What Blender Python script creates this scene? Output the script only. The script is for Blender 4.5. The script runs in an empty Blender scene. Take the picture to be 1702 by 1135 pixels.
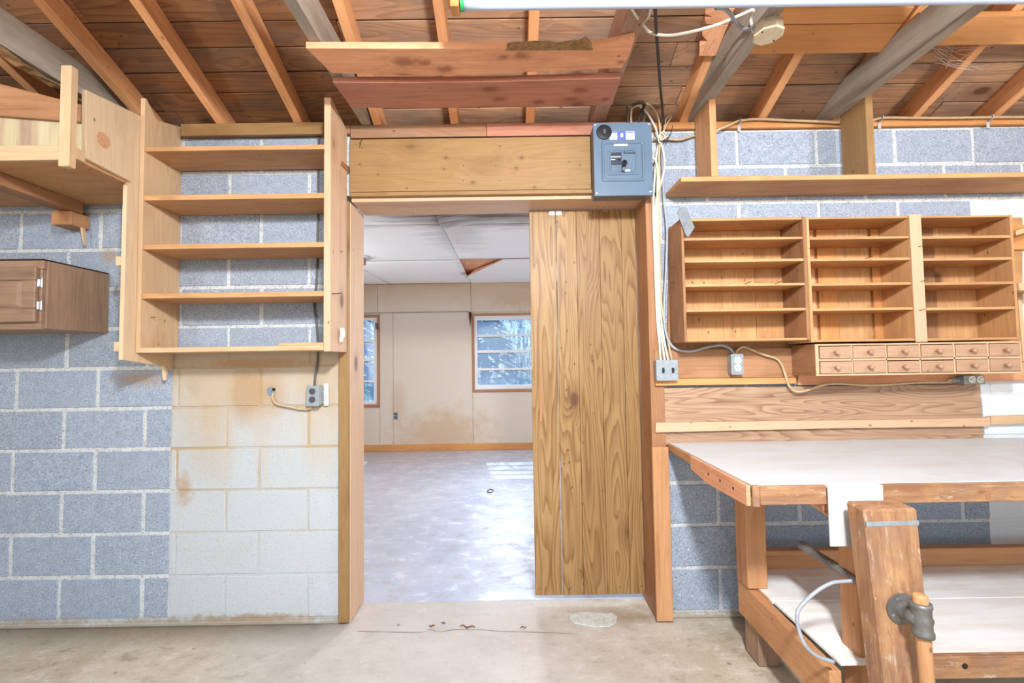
import bpy, bmesh, math, random
from mathutils import Vector, Matrix
from math import radians, sin, cos, pi
random.seed(7)
SC = bpy.context.scene
COL = SC.collection

# ------------------------------------------------------------------ camera
F_PX, CXP, CYP = 760.0, 851.0, 567.5            # the photograph is taken as 1702 x 1135
PITCH, ROLL, YAW = radians(2.5), radians(.85), radians(.15)
D, EYE = 2.30, 1.27                              # block wall face, eye height
_fw = Vector((sin(YAW)*cos(PITCH), cos(YAW)*cos(PITCH), sin(PITCH)))
_r0 = Vector((cos(YAW), -sin(YAW), 0)); _u0 = _r0.cross(_fw)
_R = cos(ROLL)*_r0 - sin(ROLL)*_u0; _U = sin(ROLL)*_r0 + cos(ROLL)*_u0
ORG = Vector((0, 0, EYE))
cd = bpy.data.cameras.new('camera'); cam = bpy.data.objects.new('camera', cd); COL.objects.link(cam)
cd.sensor_width = 36; cd.lens = 36*F_PX/1702; cd.clip_start = .02
cam.matrix_world = Matrix(((_R.x, _U.x, -_fw.x, 0), (_R.y, _U.y, -_fw.y, 0), (_R.z, _U.z, -_fw.z, EYE), (0, 0, 0, 1)))
SC.camera = cam

# ------------------------------------------------------------------ sky, sun, lamps, exposure
w = bpy.data.worlds.new('sky'); SC.world = w; w.use_nodes = True
nt = w.node_tree; nt.nodes.clear()
sk = nt.nodes.new('ShaderNodeTexSky'); sk.sky_type = 'NISHITA'; sk.sun_disc = False
sk.sun_elevation = radians(48); sk.sun_rotation = radians(-7)
bg = nt.nodes.new('ShaderNodeBackground'); bg.inputs['Strength'].default_value = .55
wo = nt.nodes.new('ShaderNodeOutputWorld')
nt.links.new(sk.outputs[0], bg.inputs[0]); nt.links.new(bg.outputs[0], wo.inputs[0])
def light(name, typ, loc, target, energy, color, size=.2, size_y=None, spread=180):
    l = bpy.data.lights.new(name, typ); o = bpy.data.objects.new(name, l); COL.objects.link(o)
    o.location = loc; l.energy = energy; l.color = color
    if typ == 'AREA':
        l.shape = 'RECTANGLE'; l.size = size; l.size_y = size_y or size; l.spread = radians(spread)
    elif typ == 'SUN': l.angle = size
    else: l.shadow_soft_size = size
    o.rotation_euler = (Vector(target)-Vector(loc)).to_track_quat('-Z', 'Y').to_euler()
    return o
light('sun', 'SUN', (0, 12, 12), (.15*1.0, 12-.9, 11), 26.0, (1, .97, .9), .006)
# the work lamp under the roof above the photographer, shining down and forward
light('work_lamp', 'AREA', (.3, -.25, 2.38), (.3, .9, 1.3), 122, (.93, .965, 1), .2)
# added soft fill high behind the camera; lamps left and right under the roof
light('tube_row_light', 'AREA', (0, -1.7, 2.4), (0, .4, .9), 34, (.9, .95, 1), 3.6, .3)  # added soft fill, no row of tubes here
light('left_lamp_light', 'AREA', (-2.3, .55, 2.2), (-1.2, 2.1, 2.75), 12, (.97, .98, 1), .2, .2)
light('right_lamp_light', 'AREA', (2.6, .55, 2.2), (1.2, 2.1, 2.75), 25, (.97, .98, 1), .2, .2)
# the inner room: fill added from both sides, and its ceiling lamp
light('side_window_light', 'AREA', (2.6, 4.6, 1.45), (-1.5, 4.9, 1.9), 32, (.88, .94, 1), 1.1, 1.1)  # added side fill, no window here
light('side_window_light', 'AREA', (-2.6, 4.4, 1.45), (1.5, 4.7, 1.9), 27, (.88, .94, 1), 1.1, 1.1)  # added side fill, no window here
light('ceiling_lamp_light', 'AREA', (.12, 4.9, 2.2), (.12, 4.4, 0), 30, (.9, .95, 1), .3)
light('end_window_light', 'AREA', (.03, 6.55, 1.42), (-.35, 1.4, .1), 6.5, (.84, .91, 1), .8, .8, 70)
vs = SC.view_settings
vs.view_transform = 'Standard'; vs.look = 'None'; vs.gamma = 1; vs.use_curve_mapping = False; vs.exposure = -.06

# ------------------------------------------------------------------ helpers: photograph pixel -> point in the place
def ray(x, y): return _R*((x-CXP)/F_PX) - _U*((y-CYP)/F_PX) + _fw
def atY(x, y, Y): d = ray(x, y); return ORG + d*(Y/d.y)
def atZ(x, y, Z): d = ray(x, y); return ORG + d*((Z-EYE)/d.z)
def atX(x, y, X): d = ray(x, y); return ORG + d*(X/d.x)
def px(x, y, Y): return atY(x, y, Y).x
def pz(x, y, Y): return atY(x, y, Y).z

# ------------------------------------------------------------------ helpers: materials
def lin(h):
    h = h.lstrip('#'); c = [int(h[i:i+2], 16)/255 for i in (0, 2, 4)]
    return tuple((v/12.92 if v <= .04045 else ((v+.055)/1.055)**2.4) for v in c) + (1,)
class NT:
    def __init__(s, name):
        s.m = bpy.data.materials.new(name); s.m.use_nodes = True; s.t = s.m.node_tree; s.t.nodes.clear()
        s.out = s.n('ShaderNodeOutputMaterial')
    def n(s, k, **kw):
        x = s.t.nodes.new(k)
        for a, b in kw.items(): setattr(x, a, b)
        return x
    def put(s, sock, v):
        if isinstance(v, bpy.types.NodeSocket): s.t.links.new(v, sock)
        elif v is not None:
            if isinstance(v, str): v = lin(v)
            if sock.type == 'RGBA' and isinstance(v, (int, float)): v = (v, v, v, 1)
            if sock.type == 'VECTOR' and isinstance(v, (int, float)): v = (v, v, v)
            sock.default_value = v
    def math(s, op, a, b=None, c=None, clamp=False):
        x = s.n('ShaderNodeMath', operation=op, use_clamp=clamp)
        for i, v in enumerate((a, b, c)):
            if v is not None: s.put(x.inputs[i], v)
        return x.outputs[0]
    def vmath(s, op, a, b=None):
        x = s.n('ShaderNodeVectorMath', operation=op); s.put(x.inputs[0], a)
        if b is not None: s.put(x.inputs[1], b)
        return x.outputs[0]
    def mix(s, f, a, b, mode='MIX'):
        x = s.n('ShaderNodeMix', data_type='RGBA', blend_type=mode)
        s.put(x.inputs[0], f); s.put(x.inputs[6], a); s.put(x.inputs[7], b); return x.outputs[2]
    def noise(s, v, scale, detail=3, rough=.55, dist=0):
        x = s.n('ShaderNodeTexNoise'); s.put(x.inputs['Vector'], v); x.inputs['Scale'].default_value = scale
        x.inputs['Detail'].default_value = detail; x.inputs['Roughness'].default_value = rough; x.inputs['Distortion'].default_value = dist
        return x.outputs[0]
    def vor(s, v, scale, feature='F1'):
        x = s.n('ShaderNodeTexVoronoi', feature=feature); s.put(x.inputs['Vector'], v); x.inputs['Scale'].default_value = scale
        return x.outputs
    def ramp(s, f, lo, hi, a=0., b=1.):
        x = s.n('ShaderNodeMapRange', clamp=True); s.put(x.inputs[0], f)
        for i, v in enumerate((lo, hi, a, b)): x.inputs[i+1].default_value = v
        return x.outputs[0]
    def pos(s): return s.n('ShaderNodeNewGeometry').outputs['Position']
    def xyz(s, v): x = s.n('ShaderNodeSeparateXYZ'); s.put(x.inputs[0], v); return x.outputs
    def obj(s): return s.n('ShaderNodeTexCoord').outputs['Object']
    def rnd(s): return s.n('ShaderNodeObjectInfo').outputs['Random']
    def blob(s, x, z, x0, z0, rx, rz, v=None, amt=.6):     # a soft patch at a place on a wall or floor, 1 inside
        a = s.math('POWER', s.math('DIVIDE', s.math('SUBTRACT', x, x0), rx), 2)
        b = s.math('POWER', s.math('DIVIDE', s.math('SUBTRACT', z, z0), rz), 2)
        d = s.math('SQRT', s.math('ADD', a, b))
        if v is not None: d = s.math('ADD', d, s.math('MULTIPLY', s.math('SUBTRACT', v, .5), amt*2))
        return s.ramp(d, 1.0, .35)
    def bsdf(s, color, rough=.6, metal=0, bump=None, strength=.3, dist=.002, spec=.3, trans=0, emit=None, es=1, alpha=None):
        b = s.n('ShaderNodeBsdfPrincipled'); s.put(b.inputs['Base Color'], color); s.put(b.inputs['Roughness'], rough)
        b.inputs['Metallic'].default_value = metal; b.inputs['Specular IOR Level'].default_value = spec
        if emit is not None: s.put(b.inputs['Emission Color'], emit); b.inputs['Emission Strength'].default_value = es
        if bump is not None:
            k = s.n('ShaderNodeBump'); k.inputs['Strength'].default_value = strength; k.inputs['Distance'].default_value = dist
            s.put(k.inputs['Height'], bump); s.t.links.new(k.outputs[0], b.inputs['Normal'])
        s.t.links.new(b.outputs[0], s.out.inputs[0]); return b
_woods = {}
RINGS = {'deck_pale': 90., 'door_wood': 105., 'fir_ply': 170., 'deck': 80., 'rafter': 60.}
LEVEL = {'deck': .72, 'deck_pale': .95, 'rafter': 1.45, 'joist': 1.05, 'cubby_dark': .9, 'pine_gold': .47, 'door_wood': .57, 'fir_ply': .70, 'bench_edge': .76, 'cedar': 1.2, 'cedar_red': 1.1, 'walnut': 1.3, 'jamb': .80}
def tone_of(h, kind):            # sawn timber is paler and greyer than its nominal tone
    c = lin(h)[:3]; g = .3*c[0]+.59*c[1]+.11*c[2]; k = LEVEL.get(kind, .92); sat = .96 if kind in ('deck', 'deck_pale', 'purlin', 'door_wood') else .86
    return tuple(max(0, (g+(v-g)*sat)*k) for v in c)+(1,)
def wood(kind, axis, marks=None, flat=False):
    """kind -> (light, dark, grey, ring strength, knots, fibre strength, roughness)"""
    if marks is None and (kind, axis) in _woods: return _woods[kind, axis]
    c1, c2, c3, ring, knot, weather, rough = WOODS[kind]; c1, c2, c3 = [tone_of(c, kind) for c in (c1, c2, c3)]
    s = NT(kind + '_' + 'xyz'[axis])
    off = s.n('ShaderNodeCombineXYZ'); r = s.rnd()
    s.put(off.inputs[0], s.math('MULTIPLY', r, 37.1)); s.put(off.inputs[1], s.math('MULTIPLY', r, 91.7)); s.put(off.inputs[2], s.math('MULTIPLY', r, 53.3))
    v = s.vmath('ADD', s.obj(), off.outputs[0])
    sc = [9., 9., 9.]; sc[axis] = .9
    v1 = s.vmath('MULTIPLY', v, tuple(sc))                       # broad figure
    sc2 = [95., 95., 95.]; sc2[axis] = 3.
    v2 = s.vmath('MULTIPLY', v, tuple(sc2))                      # fibres
    kv = [4.6, 4.6, 4.6]; kv[axis] = 2.6
    kd = s.vor(s.vmath('MULTIPLY', v, tuple(kv)), 1.0); on = s.math('GREATER_THAN', s.xyz(kd[1])[0], 1-knot)
    fig = s.noise(v1, 1.0, 1.5, .4, .15)
    if knot: fig = s.math('ADD', fig, s.math('MULTIPLY', s.math('MULTIPLY', s.ramp(kd[0], .45, .08), on), .16))
    t = s.math('FRACT', s.math('MULTIPLY', fig, RINGS.get(kind, 75.)/6.283))
    rings = s.math('MULTIPLY', s.math('POWER', s.ramp(t, .15, .92), 1.5), s.ramp(t, 1., .93))
    fib = s.noise(v2, 1.0, 2, .6)
    f = s.math('ADD', s.math('MULTIPLY', rings, ring), s.math('MULTIPLY', s.math('SUBTRACT', fib, .5), 1.15), clamp=True)
    col = s.mix(f, c1, c2)
    tone = s.ramp(r, 0, 1, .86, 1.1)
    col = s.mix(1., col, s.n('ShaderNodeCombineXYZ').outputs[0], 'MULTIPLY') if False else s.mix(s.ramp(s.math('FRACT', s.math('MULTIPLY', r, 7.3)), 0, 1, 0, .6 if kind == 'deck' else .28), col, c2)
    if kind == 'deck': col = s.mix(s.ramp(s.math('FRACT', s.math('MULTIPLY', r, 17.9)), .35, 1, 0, .6), col, c3)
    w1 = s.noise(s.vmath('MULTIPLY', v, tuple(6. if i != axis else 2.2 for i in range(3))), 1., 4, .65)
    col = s.mix(s.math('MULTIPLY', s.ramp(w1, .42, .68), weather), col, c3)
    st = s.noise(s.vmath('MULTIPLY', v, tuple(24. if i != axis else 1.7 for i in range(3))), 1., 3, .7)
    col = s.mix(s.math('MULTIPLY', s.ramp(st, .56, .74), .25+.35*weather), col, tuple(k*.62 for k in c2[:3])+(1,))
    pv = s.vor(s.vmath('MULTIPLY', v, tuple(30. if i != axis else 16. for i in range(3))), 1.0)
    pin = s.math('MULTIPLY', s.ramp(pv[0], .17, .09), s.math('GREATER_THAN', s.xyz(pv[1])[1], .93-.06*weather))
    col = s.mix(s.math('MULTIPLY', pin, .7), col, '#4b3324')
    if knot:
        kn = s.math('MULTIPLY', s.ramp(kd[0], .13, .07), on)
        halo = s.math('MULTIPLY', s.ramp(kd[0], .34, .08, 0, .55), on)
        col = s.mix(halo, col, tuple(k*.8 for k in c2[:3])+(1,)); col = s.mix(s.math('MULTIPLY', kn, .75), col, '#553322')
    if marks:                                     # knots at their own places on this board (x, z, radius)
        X, Y, Z = s.xyz(s.pos()); Z = Y if flat else Z; wob = s.noise(s.obj(), 40., 2, .6)
        for mx, mz, mr in marks:
            col = s.mix(s.math('MULTIPLY', s.blob(X, Z, mx, mz, mr*3.2, mr*2.2, wob, .35), .4), col, tuple(k*.72 for k in c2[:3])+(1,))
            col = s.mix(s.math('MULTIPLY', s.blob(X, Z, mx, mz, mr*(1.9 if flat else 1.25), mr*(1.2 if flat else 1.1), wob, .5 if flat else .25), .55 if flat else .85), col, '#7a4630' if flat else '#6a4a3c')
    s.bsdf(col, rough, bump=s.math('ADD', s.math('MULTIPLY', fib, .7), s.math('MULTIPLY', rings, .25)), strength=.28, dist=.0015, spec=.25)
    if marks is None: _woods[kind, axis] = s.m
    return s.m
WOODS = {
 'pine':      ('#e6c192', '#cf9f6b', '#b9946c', .40, .35, .35, .6),
 'pine_gold': ('#e0ae66', '#c98c45', '#b8803f', .40, .55, .25, .5),
 'door_wood': ('#d5a86c', '#95602f', '#a5754a', .70, .25, .25, .42),
 'cubby':     ('#dcA565', '#bd7f45', '#a56c3c', .35, .15, .45, .6),
 'cubby_dark':('#b98252', '#8f5a33', '#6f4a30', .35, .15, .6, .65),
 'birch':     ('#e5c69e', '#d6ae80', '#cbaa86', .38, .2, .2, .55),
 'deck':      ('#bd8250', '#814e2c', '#77655a', .65, .62, .75, .75),
 'deck_pale': ('#cda07a', '#96694a', '#83746a', .55, .45, .7, .75),
 'rafter':    ('#d2945a', '#b3723c', '#96673f', .35, .15, .4, .7),
 'joist':     ('#aea293', '#887c6c', '#7c6854', .25, .10, .5, .8),
 'joist_pink':('#c49a80', '#9f7257', '#8d6f5c', .30, .10, .5, .8),
 'cedar':     ('#e0a070', '#c47a4c', '#a85e3c', .35, .8, .45, .65),
 'cedar_red': ('#bb7a5c', '#955640', '#a07260', .35, .6, .5, .7),
 'purlin':    ('#e2a264', '#c9813f', '#b07440', .30, .15, .3, .65),
 'jamb':      ('#c98f5c', '#a96c3e', '#8a5636', .40, .15, .45, .55),
 'jamb_pale': ('#dfb48c', '#c99a70', '#d0aa90', .30, .4, .4, .6),
 'fir_ply':   ('#e8c196', '#95563c', '#c79a78', .62, .0, .35, .55),
 'bench_wood':('#d89c62', '#b9733c', '#a77048', .35, .15, .45, .55),
 'bench_edge':('#d0a070', '#8f5f3e', '#7f6654', .45, .0, .9, .7),
 'walnut':    ('#94745a', '#6f5340', '#5f4636', .35, .0, .45, .5),
 'drawer':    ('#c89c7a', '#ad7e5e', '#b08868', .35, .0, .4, .55),
 'plate':     ('#b98458', '#8d5e3c', '#8a715c', .4, .2, .7, .75),
 'casing':    ('#c98a5c', '#a4683f', '#8a5a40', .3, .0, .4, .6),
}
def plain(name, color, rough=.5, metal=0, spec=.4, emit=None, es=1, nz=0, nscale=40):
    s = NT(name); c = lin(color)
    if nz:
        v = s.noise(s.obj(), nscale, 4, .65); d = tuple(k*(1-nz) for k in c[:3]) + (1,)
        s.bsdf(s.mix(s.ramp(v, .35, .7), c, d), rough, metal, spec=spec, emit=emit, es=es, bump=v, strength=.12)
    else: s.bsdf(c, rough, metal, spec=spec, emit=emit, es=es)
    return s.m
# --- concrete block, bare or under white paint
PAINT_X = (-1.70, -.80); PAINT_Z = 1.345; PAINT_RX = 2.36
def paint_mask(s, x, z, nz):
    e = s.math('MULTIPLY', s.math('SUBTRACT', nz, .5), .03)
    xl = s.math('ADD', x, e); zl = s.math('ADD', z, e)
    a = s.math('MULTIPLY', s.math('GREATER_THAN', xl, PAINT_X[0]), s.math('LESS_THAN', xl, PAINT_X[1]))
    a = s.math('MULTIPLY', a, s.math('LESS_THAN', zl, PAINT_Z))
    b = s.math('MULTIPLY', s.math('GREATER_THAN', xl, PAINT_RX), s.math('LESS_THAN', zl, 2.06))
    return s.math('MAXIMUM', a, b)
def block_mat(name, bare, bare2, joint=False):
    s = NT(name); p = s.pos(); X, Y, Z = s.xyz(p)
    big = s.noise(p, 3.2, 4, .6); mid = s.noise(p, 26, 3, .6); fine = s.noise(p, 120, 3, .75); grit = s.noise(p, 420, 1, .5)
    col = s.mix(s.ramp(mid, .3, .7), bare, bare2)
    if not joint: col = s.mix(s.ramp(s.rnd(), 0, 1, 0, .35), col, '#8f979f')
    col = s.mix(s.ramp(fine, .54, .68, 0, .85), col, '#676e79')
    col = s.mix(s.ramp(fine, .45, .30, 0, .8), col, '#cdd3dd')
    # the shelf unit's brownish shadow painted on the blocks, plus a small rust stain
    st = s.math('MAXIMUM', s.blob(X, Z, -1.86, 1.21, .17, .05, mid), s.blob(X, Z, -2.03, 1.84, .05, .05, mid))
    col = s.mix(s.math('MULTIPLY', st, .55), col, '#a8835c')
    pm = paint_mask(s, X, Z, big)
    pc = s.mix(s.ramp(fine, .53, .68, 0, .55), '#bcc0c3', '#989489')
    pc = s.mix(s.ramp(big, .5, .75, 0, .4), pc, '#b2b2ae')
    strk = s.noise(s.vmath('MULTIPLY', p, (7, 1, 1.1)), 1., 3, .6)
    zt = s.ramp(s.math('ADD', Z, s.math('MULTIPLY', s.math('SUBTRACT', strk, .5), .9)), .72, 1.22)
    lx = s.math('LESS_THAN', X, 0)
    pc = s.mix(s.math('MULTIPLY', s.math('MULTIPLY', zt, .62), lx), pc, '#bd9c6e')
    s2 = s.math('MAXIMUM', s.blob(X, Z, -1.30, 1.13, .17, .16, strk, .8), s.blob(X, Z, -1.28, 1.28, .36, .035, mid))
    s2 = s.math('MAXIMUM', s2, s.blob(X, Z, -1.63, .66, .055, .10, mid, .7)); s2 = s.math('MAXIMUM', s2, s.blob(X, Z, -1.25, .03, .4, .03, mid, 1.))
    pc = s.mix(s.math('MULTIPLY', s2, .6), pc, '#ad8350')
    pc = s.mix(s.math('GREATER_THAN', X, 0), pc, s.mix(s.ramp(fine, .55, .72, 0, .4), '#dfe2e5', '#c2c0ba'))
    if joint: pc = s.mix(s.math('MULTIPLY', s.ramp(big, .35, .6, .1, .8), s.math('MULTIPLY', s.ramp(Z, .30, .75), lx)), pc, '#b09468')
    col = s.mix(pm, col, pc)
    # damp pale band at the foot of the wall
    foot = s.ramp(s.math('ADD', Z, s.math('MULTIPLY', s.math('SUBTRACT', s.math('ADD', s.math('MULTIPLY', mid, .5), s.math('MULTIPLY', big, .5)), .5), .16)), .055, .02)
    col = s.mix(s.math('MULTIPLY', foot, .8), col, '#9c8d78')
    s.bsdf(col, .9, bump=s.math('ADD', fine, s.math('MULTIPLY', mid, .5)), strength=.55, dist=.003, spec=.15)
    return s.m
# --- floors
def floor_mat():
    s = NT('garage_concrete'); p = s.pos(); X, Y, Z = s.xyz(p)
    a = s.noise(p, 2.2, 6, .62, .15); b = s.noise(s.vmath('MULTIPLY', p, (.75, 1.25, 1)), 13, 8, .72, .12); c = s.noise(p, 85, 4, .7); d = s.noise(p, 1.1, 3, .5)
    col = s.mix(s.ramp(a, .35, .66), '#d3c8b6', '#b0a289')
    col = s.mix(s.ramp(b, .54, .62, 0, .6), col, '#ded6ca'); col = s.mix(s.ramp(b, .46, .36, 0, .6), col, '#8f8068'); col = s.mix(s.ramp(c, .56, .70, 0, .45), col, '#8a7b66'); col = s.mix(s.ramp(c, .42, .30, 0, .35), col, '#e2dacb')
    door_spill = s.ramp(s.math('ABSOLUTE', s.math('ADD', s.math('ADD', X, .35), s.math('MULTIPLY', s.math('SUBTRACT', d, .5), 1.2))), 1.3, .2)  # soft cool band puts the doorway's light spill into the floor colour
    col = s.mix(s.math('MULTIPLY', door_spill, .65), col, '#bcb8bb')
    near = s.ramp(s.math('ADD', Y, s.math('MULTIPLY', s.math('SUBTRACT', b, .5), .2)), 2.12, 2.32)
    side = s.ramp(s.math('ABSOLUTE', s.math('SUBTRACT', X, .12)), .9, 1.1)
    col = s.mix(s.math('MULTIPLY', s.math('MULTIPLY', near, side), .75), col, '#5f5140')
    st = s.blob(X, Y, .5, 2.33, .32, .10, b, .7); col = s.mix(s.math('MULTIPLY', st, .45), col, '#8a7556')
    spots = s.vor(p, 9.); sp = s.math('MULTIPLY', s.ramp(spots[0], .10, .05), s.math('GREATER_THAN', s.xyz(spots[1])[0], .82))
    col = s.mix(s.math('MULTIPLY', sp, .6), col, '#5d4c3a')
    s.bsdf(col, s.ramp(b, .3, .7, .42, .75), bump=s.math('ADD', b, s.math('MULTIPLY', c, .3)), strength=.18, dist=.004, spec=.3)
    return s.m
def floor_far_mat():
    s = NT('worn_painted_concrete'); p = s.pos(); X, Y, Z = s.xyz(p)
    a = s.noise(p, 1.6, 6, .65, .25); b = s.noise(s.vmath('MULTIPLY', p, (.8, 1.1, 1)), 7., 9, .72, .2); c = s.noise(p, 60, 3, .7)
    col = s.mix(s.ramp(a, .35, .65), '#bcc6da', '#abb2c6')
    col = s.mix(s.ramp(b, .54, .62, 0, .5), col, '#a19c9f'); col = s.mix(s.ramp(b, .46, .38, 0, .6), col, '#e4e6ee')
    brown = s.ramp(s.math('ADD', X, s.math('MULTIPLY', s.math('SUBTRACT', a, .5), 1.2)), -.25, -1.3)
    col = s.mix(s.math('MULTIPLY', brown, .35), col, '#c3a690')
    fr = s.ramp(Y, 5.3, 6.6); col = s.mix(s.math('MULTIPLY', fr, .25), col, '#c8ad98')
    s.bsdf(col, s.ramp(b, .3, .7, .3, .6), bump=s.math('ADD', b, s.math('MULTIPLY', c, .2)), strength=.15, dist=.004, spec=.4)
    return s.m
def board_mat(name, base, stain, kind):
    s = NT(name); p = s.pos(); X, Y, Z = s.xyz(p); a = s.noise(p, 1.7, 4, .6, .5); c = s.noise(p, 130, 2, .6); b = s.noise(p, 6, 5, .65)
    col = s.mix(s.ramp(c, .35, .7, 0, .18), base, '#b8a58f')
    if kind == 'wall':
        top = s.ramp(s.math('ADD', Z, s.math('MULTIPLY', s.math('SUBTRACT', b, .5), .35)), 2.0, 2.42)
        m = s.math('MULTIPLY', top, .55)
        m = s.math('MAXIMUM', m, s.math('MULTIPLY', s.blob(X, Z, -1.0, .26, .85, .42, b, .9), .5))
        m = s.math('MAXIMUM', m, s.math('MULTIPLY', s.blob(X, Z, .1, 2.2, .55, .22, b, .9), .5))
        m = s.math('MAXIMUM', m, s.math('MULTIPLY', s.blob(X, Z, -1.65, .62, .16, .5, b, .6), .3))
        col = s.mix(m, col, stain)
    else:
        g = s.noise(s.vmath('MULTIPLY', p, (.9, 7, 1)), 2.2, 5, .7, .3)
        m = s.math('MULTIPLY', s.blob(X, Y, -.2, 3.35, 1.25, .62, g, .55), .95)
        m = s.math('MAXIMUM', m, s.math('MULTIPLY', s.blob(X, Y, -.5, 3.9, .35, .9, g, .9), .3))
        col = s.mix(m, col, stain)
    s.bsdf(col, .75, bump=c, strength=.1, dist=.001, spec=.2)
    return s.m
def pane_mat():
    s = NT('dirty_glass'); p = s.pos()
    st = s.noise(s.vmath('MULTIPLY', p, (26, 1, 3.2)), 1., 4, .7); sp = s.noise(p, 75, 3, .65)
    film = s.ramp(s.math('ADD', s.math('MULTIPLY', st, .55), s.math('MULTIPLY', sp, .55)), .42, .66, .25, .85)
    tr = s.n('ShaderNodeBsdfTransparent'); s.put(tr.inputs[0], '#cfe0f2')
    tl = s.n('ShaderNodeBsdfTranslucent'); s.put(tl.inputs[0], '#6a86a6')
    df = s.n('ShaderNodeBsdfDiffuse'); s.put(df.inputs[0], '#7a92ae')
    m1 = s.n('ShaderNodeMixShader'); m1.inputs[0].default_value = .75; s.t.links.new(tl.outputs[0], m1.inputs[1]); s.t.links.new(df.outputs[0], m1.inputs[2])
    m2 = s.n('ShaderNodeMixShader'); s.put(m2.inputs[0], film); s.t.links.new(tr.outputs[0], m2.inputs[1]); s.t.links.new(m1.outputs[0], m2.inputs[2])
    gl = s.n('ShaderNodeBsdfGlossy'); gl.inputs['Roughness'].default_value = .1
    m3 = s.n('ShaderNodeMixShader'); m3.inputs[0].default_value = .06; s.t.links.new(m2.outputs[0], m3.inputs[1]); s.t.links.new(gl.outputs[0], m3.inputs[2])
    s.t.links.new(m3.outputs[0], s.out.inputs[0]); return s.m
def benchtop_mat():
    s = NT('worn_pale_hardboard'); p = s.pos(); a = s.noise(s.vmath('MULTIPLY', p, (1.2, 5, 1)), 2., 5, .65, .5); b = s.noise(s.vmath('MULTIPLY', p, (4, 26, 1)), 2., 4, .7)
    col = s.mix(s.ramp(a, .4, .7), '#d2d8dd', '#c9cac9'); col = s.mix(s.ramp(b, .62, .78, 0, .4), col, '#b5a796')
    c = s.noise(p, 2.1, 4, .6); col = s.mix(s.ramp(c, .60, .75, 0, .35), col, '#a9a19d')
    s.bsdf(col, .5, bump=b, strength=.08, spec=.35); return s.m
def lowply_mat():
    s = NT('dusty_plywood'); p = s.pos(); a = s.noise(s.vmath('MULTIPLY', p, (1.2, 9, 1)), 2., 4, .6, .3); b = s.noise(p, 3., 4, .6)
    col = s.mix(s.ramp(a, .38, .68), '#f2f4f4', '#e2ded8'); col = s.mix(s.ramp(b, .5, .72, 0, .3), col, '#c4ae96')
    s.bsdf(col, .65, bump=a, strength=.1, spec=.25); return s.m
def worn_mat(name, axis):              # scraped, glue-spattered old bench timber
    s = NT(name); v = s.obj(); k = [26., 26., 26.]; k[axis] = 3.2
    a = s.noise(s.vmath('MULTIPLY', v, tuple(k)), 1., 5, .7, .2); b = s.noise(v, 7., 5, .65, .2); kc = [58., 58., 58.]; kc[axis] = 13.; c = s.noise(s.vmath('MULTIPLY', v, tuple(kc)), 1., 5, .75, .3)
    f = [110., 110., 110.]; f[axis] = 6.; d = s.noise(s.vmath('MULTIPLY', v, tuple(f)), 1., 2, .6)
    col = s.mix(s.ramp(a, .38, .62), '#b08560', '#8f6446'); col = s.mix(s.ramp(b, .46, .66, 0, .65), col, '#86695a')
    col = s.mix(s.ramp(b, .46, .34, 0, .5), col, '#bd9264'); col = s.mix(s.ramp(c, .57, .68, 0, .6), col, '#cdbca6'); col = s.mix(s.ramp(c, .40, .32, 0, .6), col, '#63483a')
    col = s.mix(s.ramp(d, .5, .8, 0, .4), col, '#7c5439')
    s.bsdf(col, .6, bump=s.math('ADD', c, s.math('MULTIPLY', d, .6)), strength=.5, dist=.003, spec=.3); return s.m
M = {}
for k in range(3): M['worn_'+'xyz'[k]] = worn_mat('worn_bench_timber_'+'xyz'[k], k)
M['clip_metal'] = plain('clip_metal', '#c3c7cc', .35, .25)
M['block'] = block_mat('concrete_block', '#a3adbd', '#939dae'); M['mortar'] = block_mat('mortar', '#d3d5d4', '#c0c2c2', True)
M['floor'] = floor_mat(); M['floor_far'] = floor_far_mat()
M['board_wall'] = board_mat('fibre_wallboard', '#d9cabb', '#bd9263', 'wall'); M['board_ceil'] = board_mat('ceiling_board', '#f8f5f2', '#5a3f30', 'ceil')
M['pane'] = pane_mat(); M['benchtop'] = benchtop_mat(); M['lowply'] = lowply_mat()
M['panel_grey'] = plain('grey_enamel', '#5f7287', .35, 0, .5, nz=.12, nscale=12)
M['panel_dark'] = plain('dark_grey_steel', '#77797a', .5, .2, nz=.3)
M['black'] = plain('black_plastic', '#22232a', .35); M['breaker'] = plain('breaker_black', '#2f3644', .4)
M['screw'] = plain('steel', '#c8ccd2', .3, .9); M['iron'] = plain('iron_pipe', '#85837f', .45, .6, nz=.3); M['steel_plate'] = plain('dull_steel', '#8b8f95', .45, .5, nz=.35, nscale=25)
M['nail'] = plain('nail_steel', '#5a4c44', .5, .6); M['chrome'] = plain('chrome', '#d8dce0', .2, 1.)
M['white'] = plain('white_sticker', '#eceef2', .6); M['blue'] = plain('blue_print', '#5560a8', .6); M['yellow'] = plain('yellow_print', '#c9d04a', .6)
M['cable_white'] = plain('white_cable_sheath', '#dcd8c8', .45, nz=.12); M['cable_tan'] = plain('old_cable_sheath', '#cbb28c', .55, nz=.25); M['cable_grey'] = plain('grey_cable_sheath', '#a4a8b0', .45, nz=.15)
M['cable_dark'] = plain('dark_cable_sheath', '#5c5955', .5, nz=.25); M['cable_black'] = plain('black_cord', '#3b3835', .5)
M['outlet_box'] = plain('galvanised_box', '#9ea5aa', .45, .3, nz=.25); M['outlet_ivory'] = plain('ivory_outlet', '#e6e4da', .4); M['outlet_brown'] = plain('dark_outlet', '#4c4a4c', .4)
M['white_paint'] = plain('white_painted_board', '#cfd2d2', .55, nz=.12, nscale=18); M['white_vinyl'] = plain('white_sash', '#e4e4e6', .5)
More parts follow.
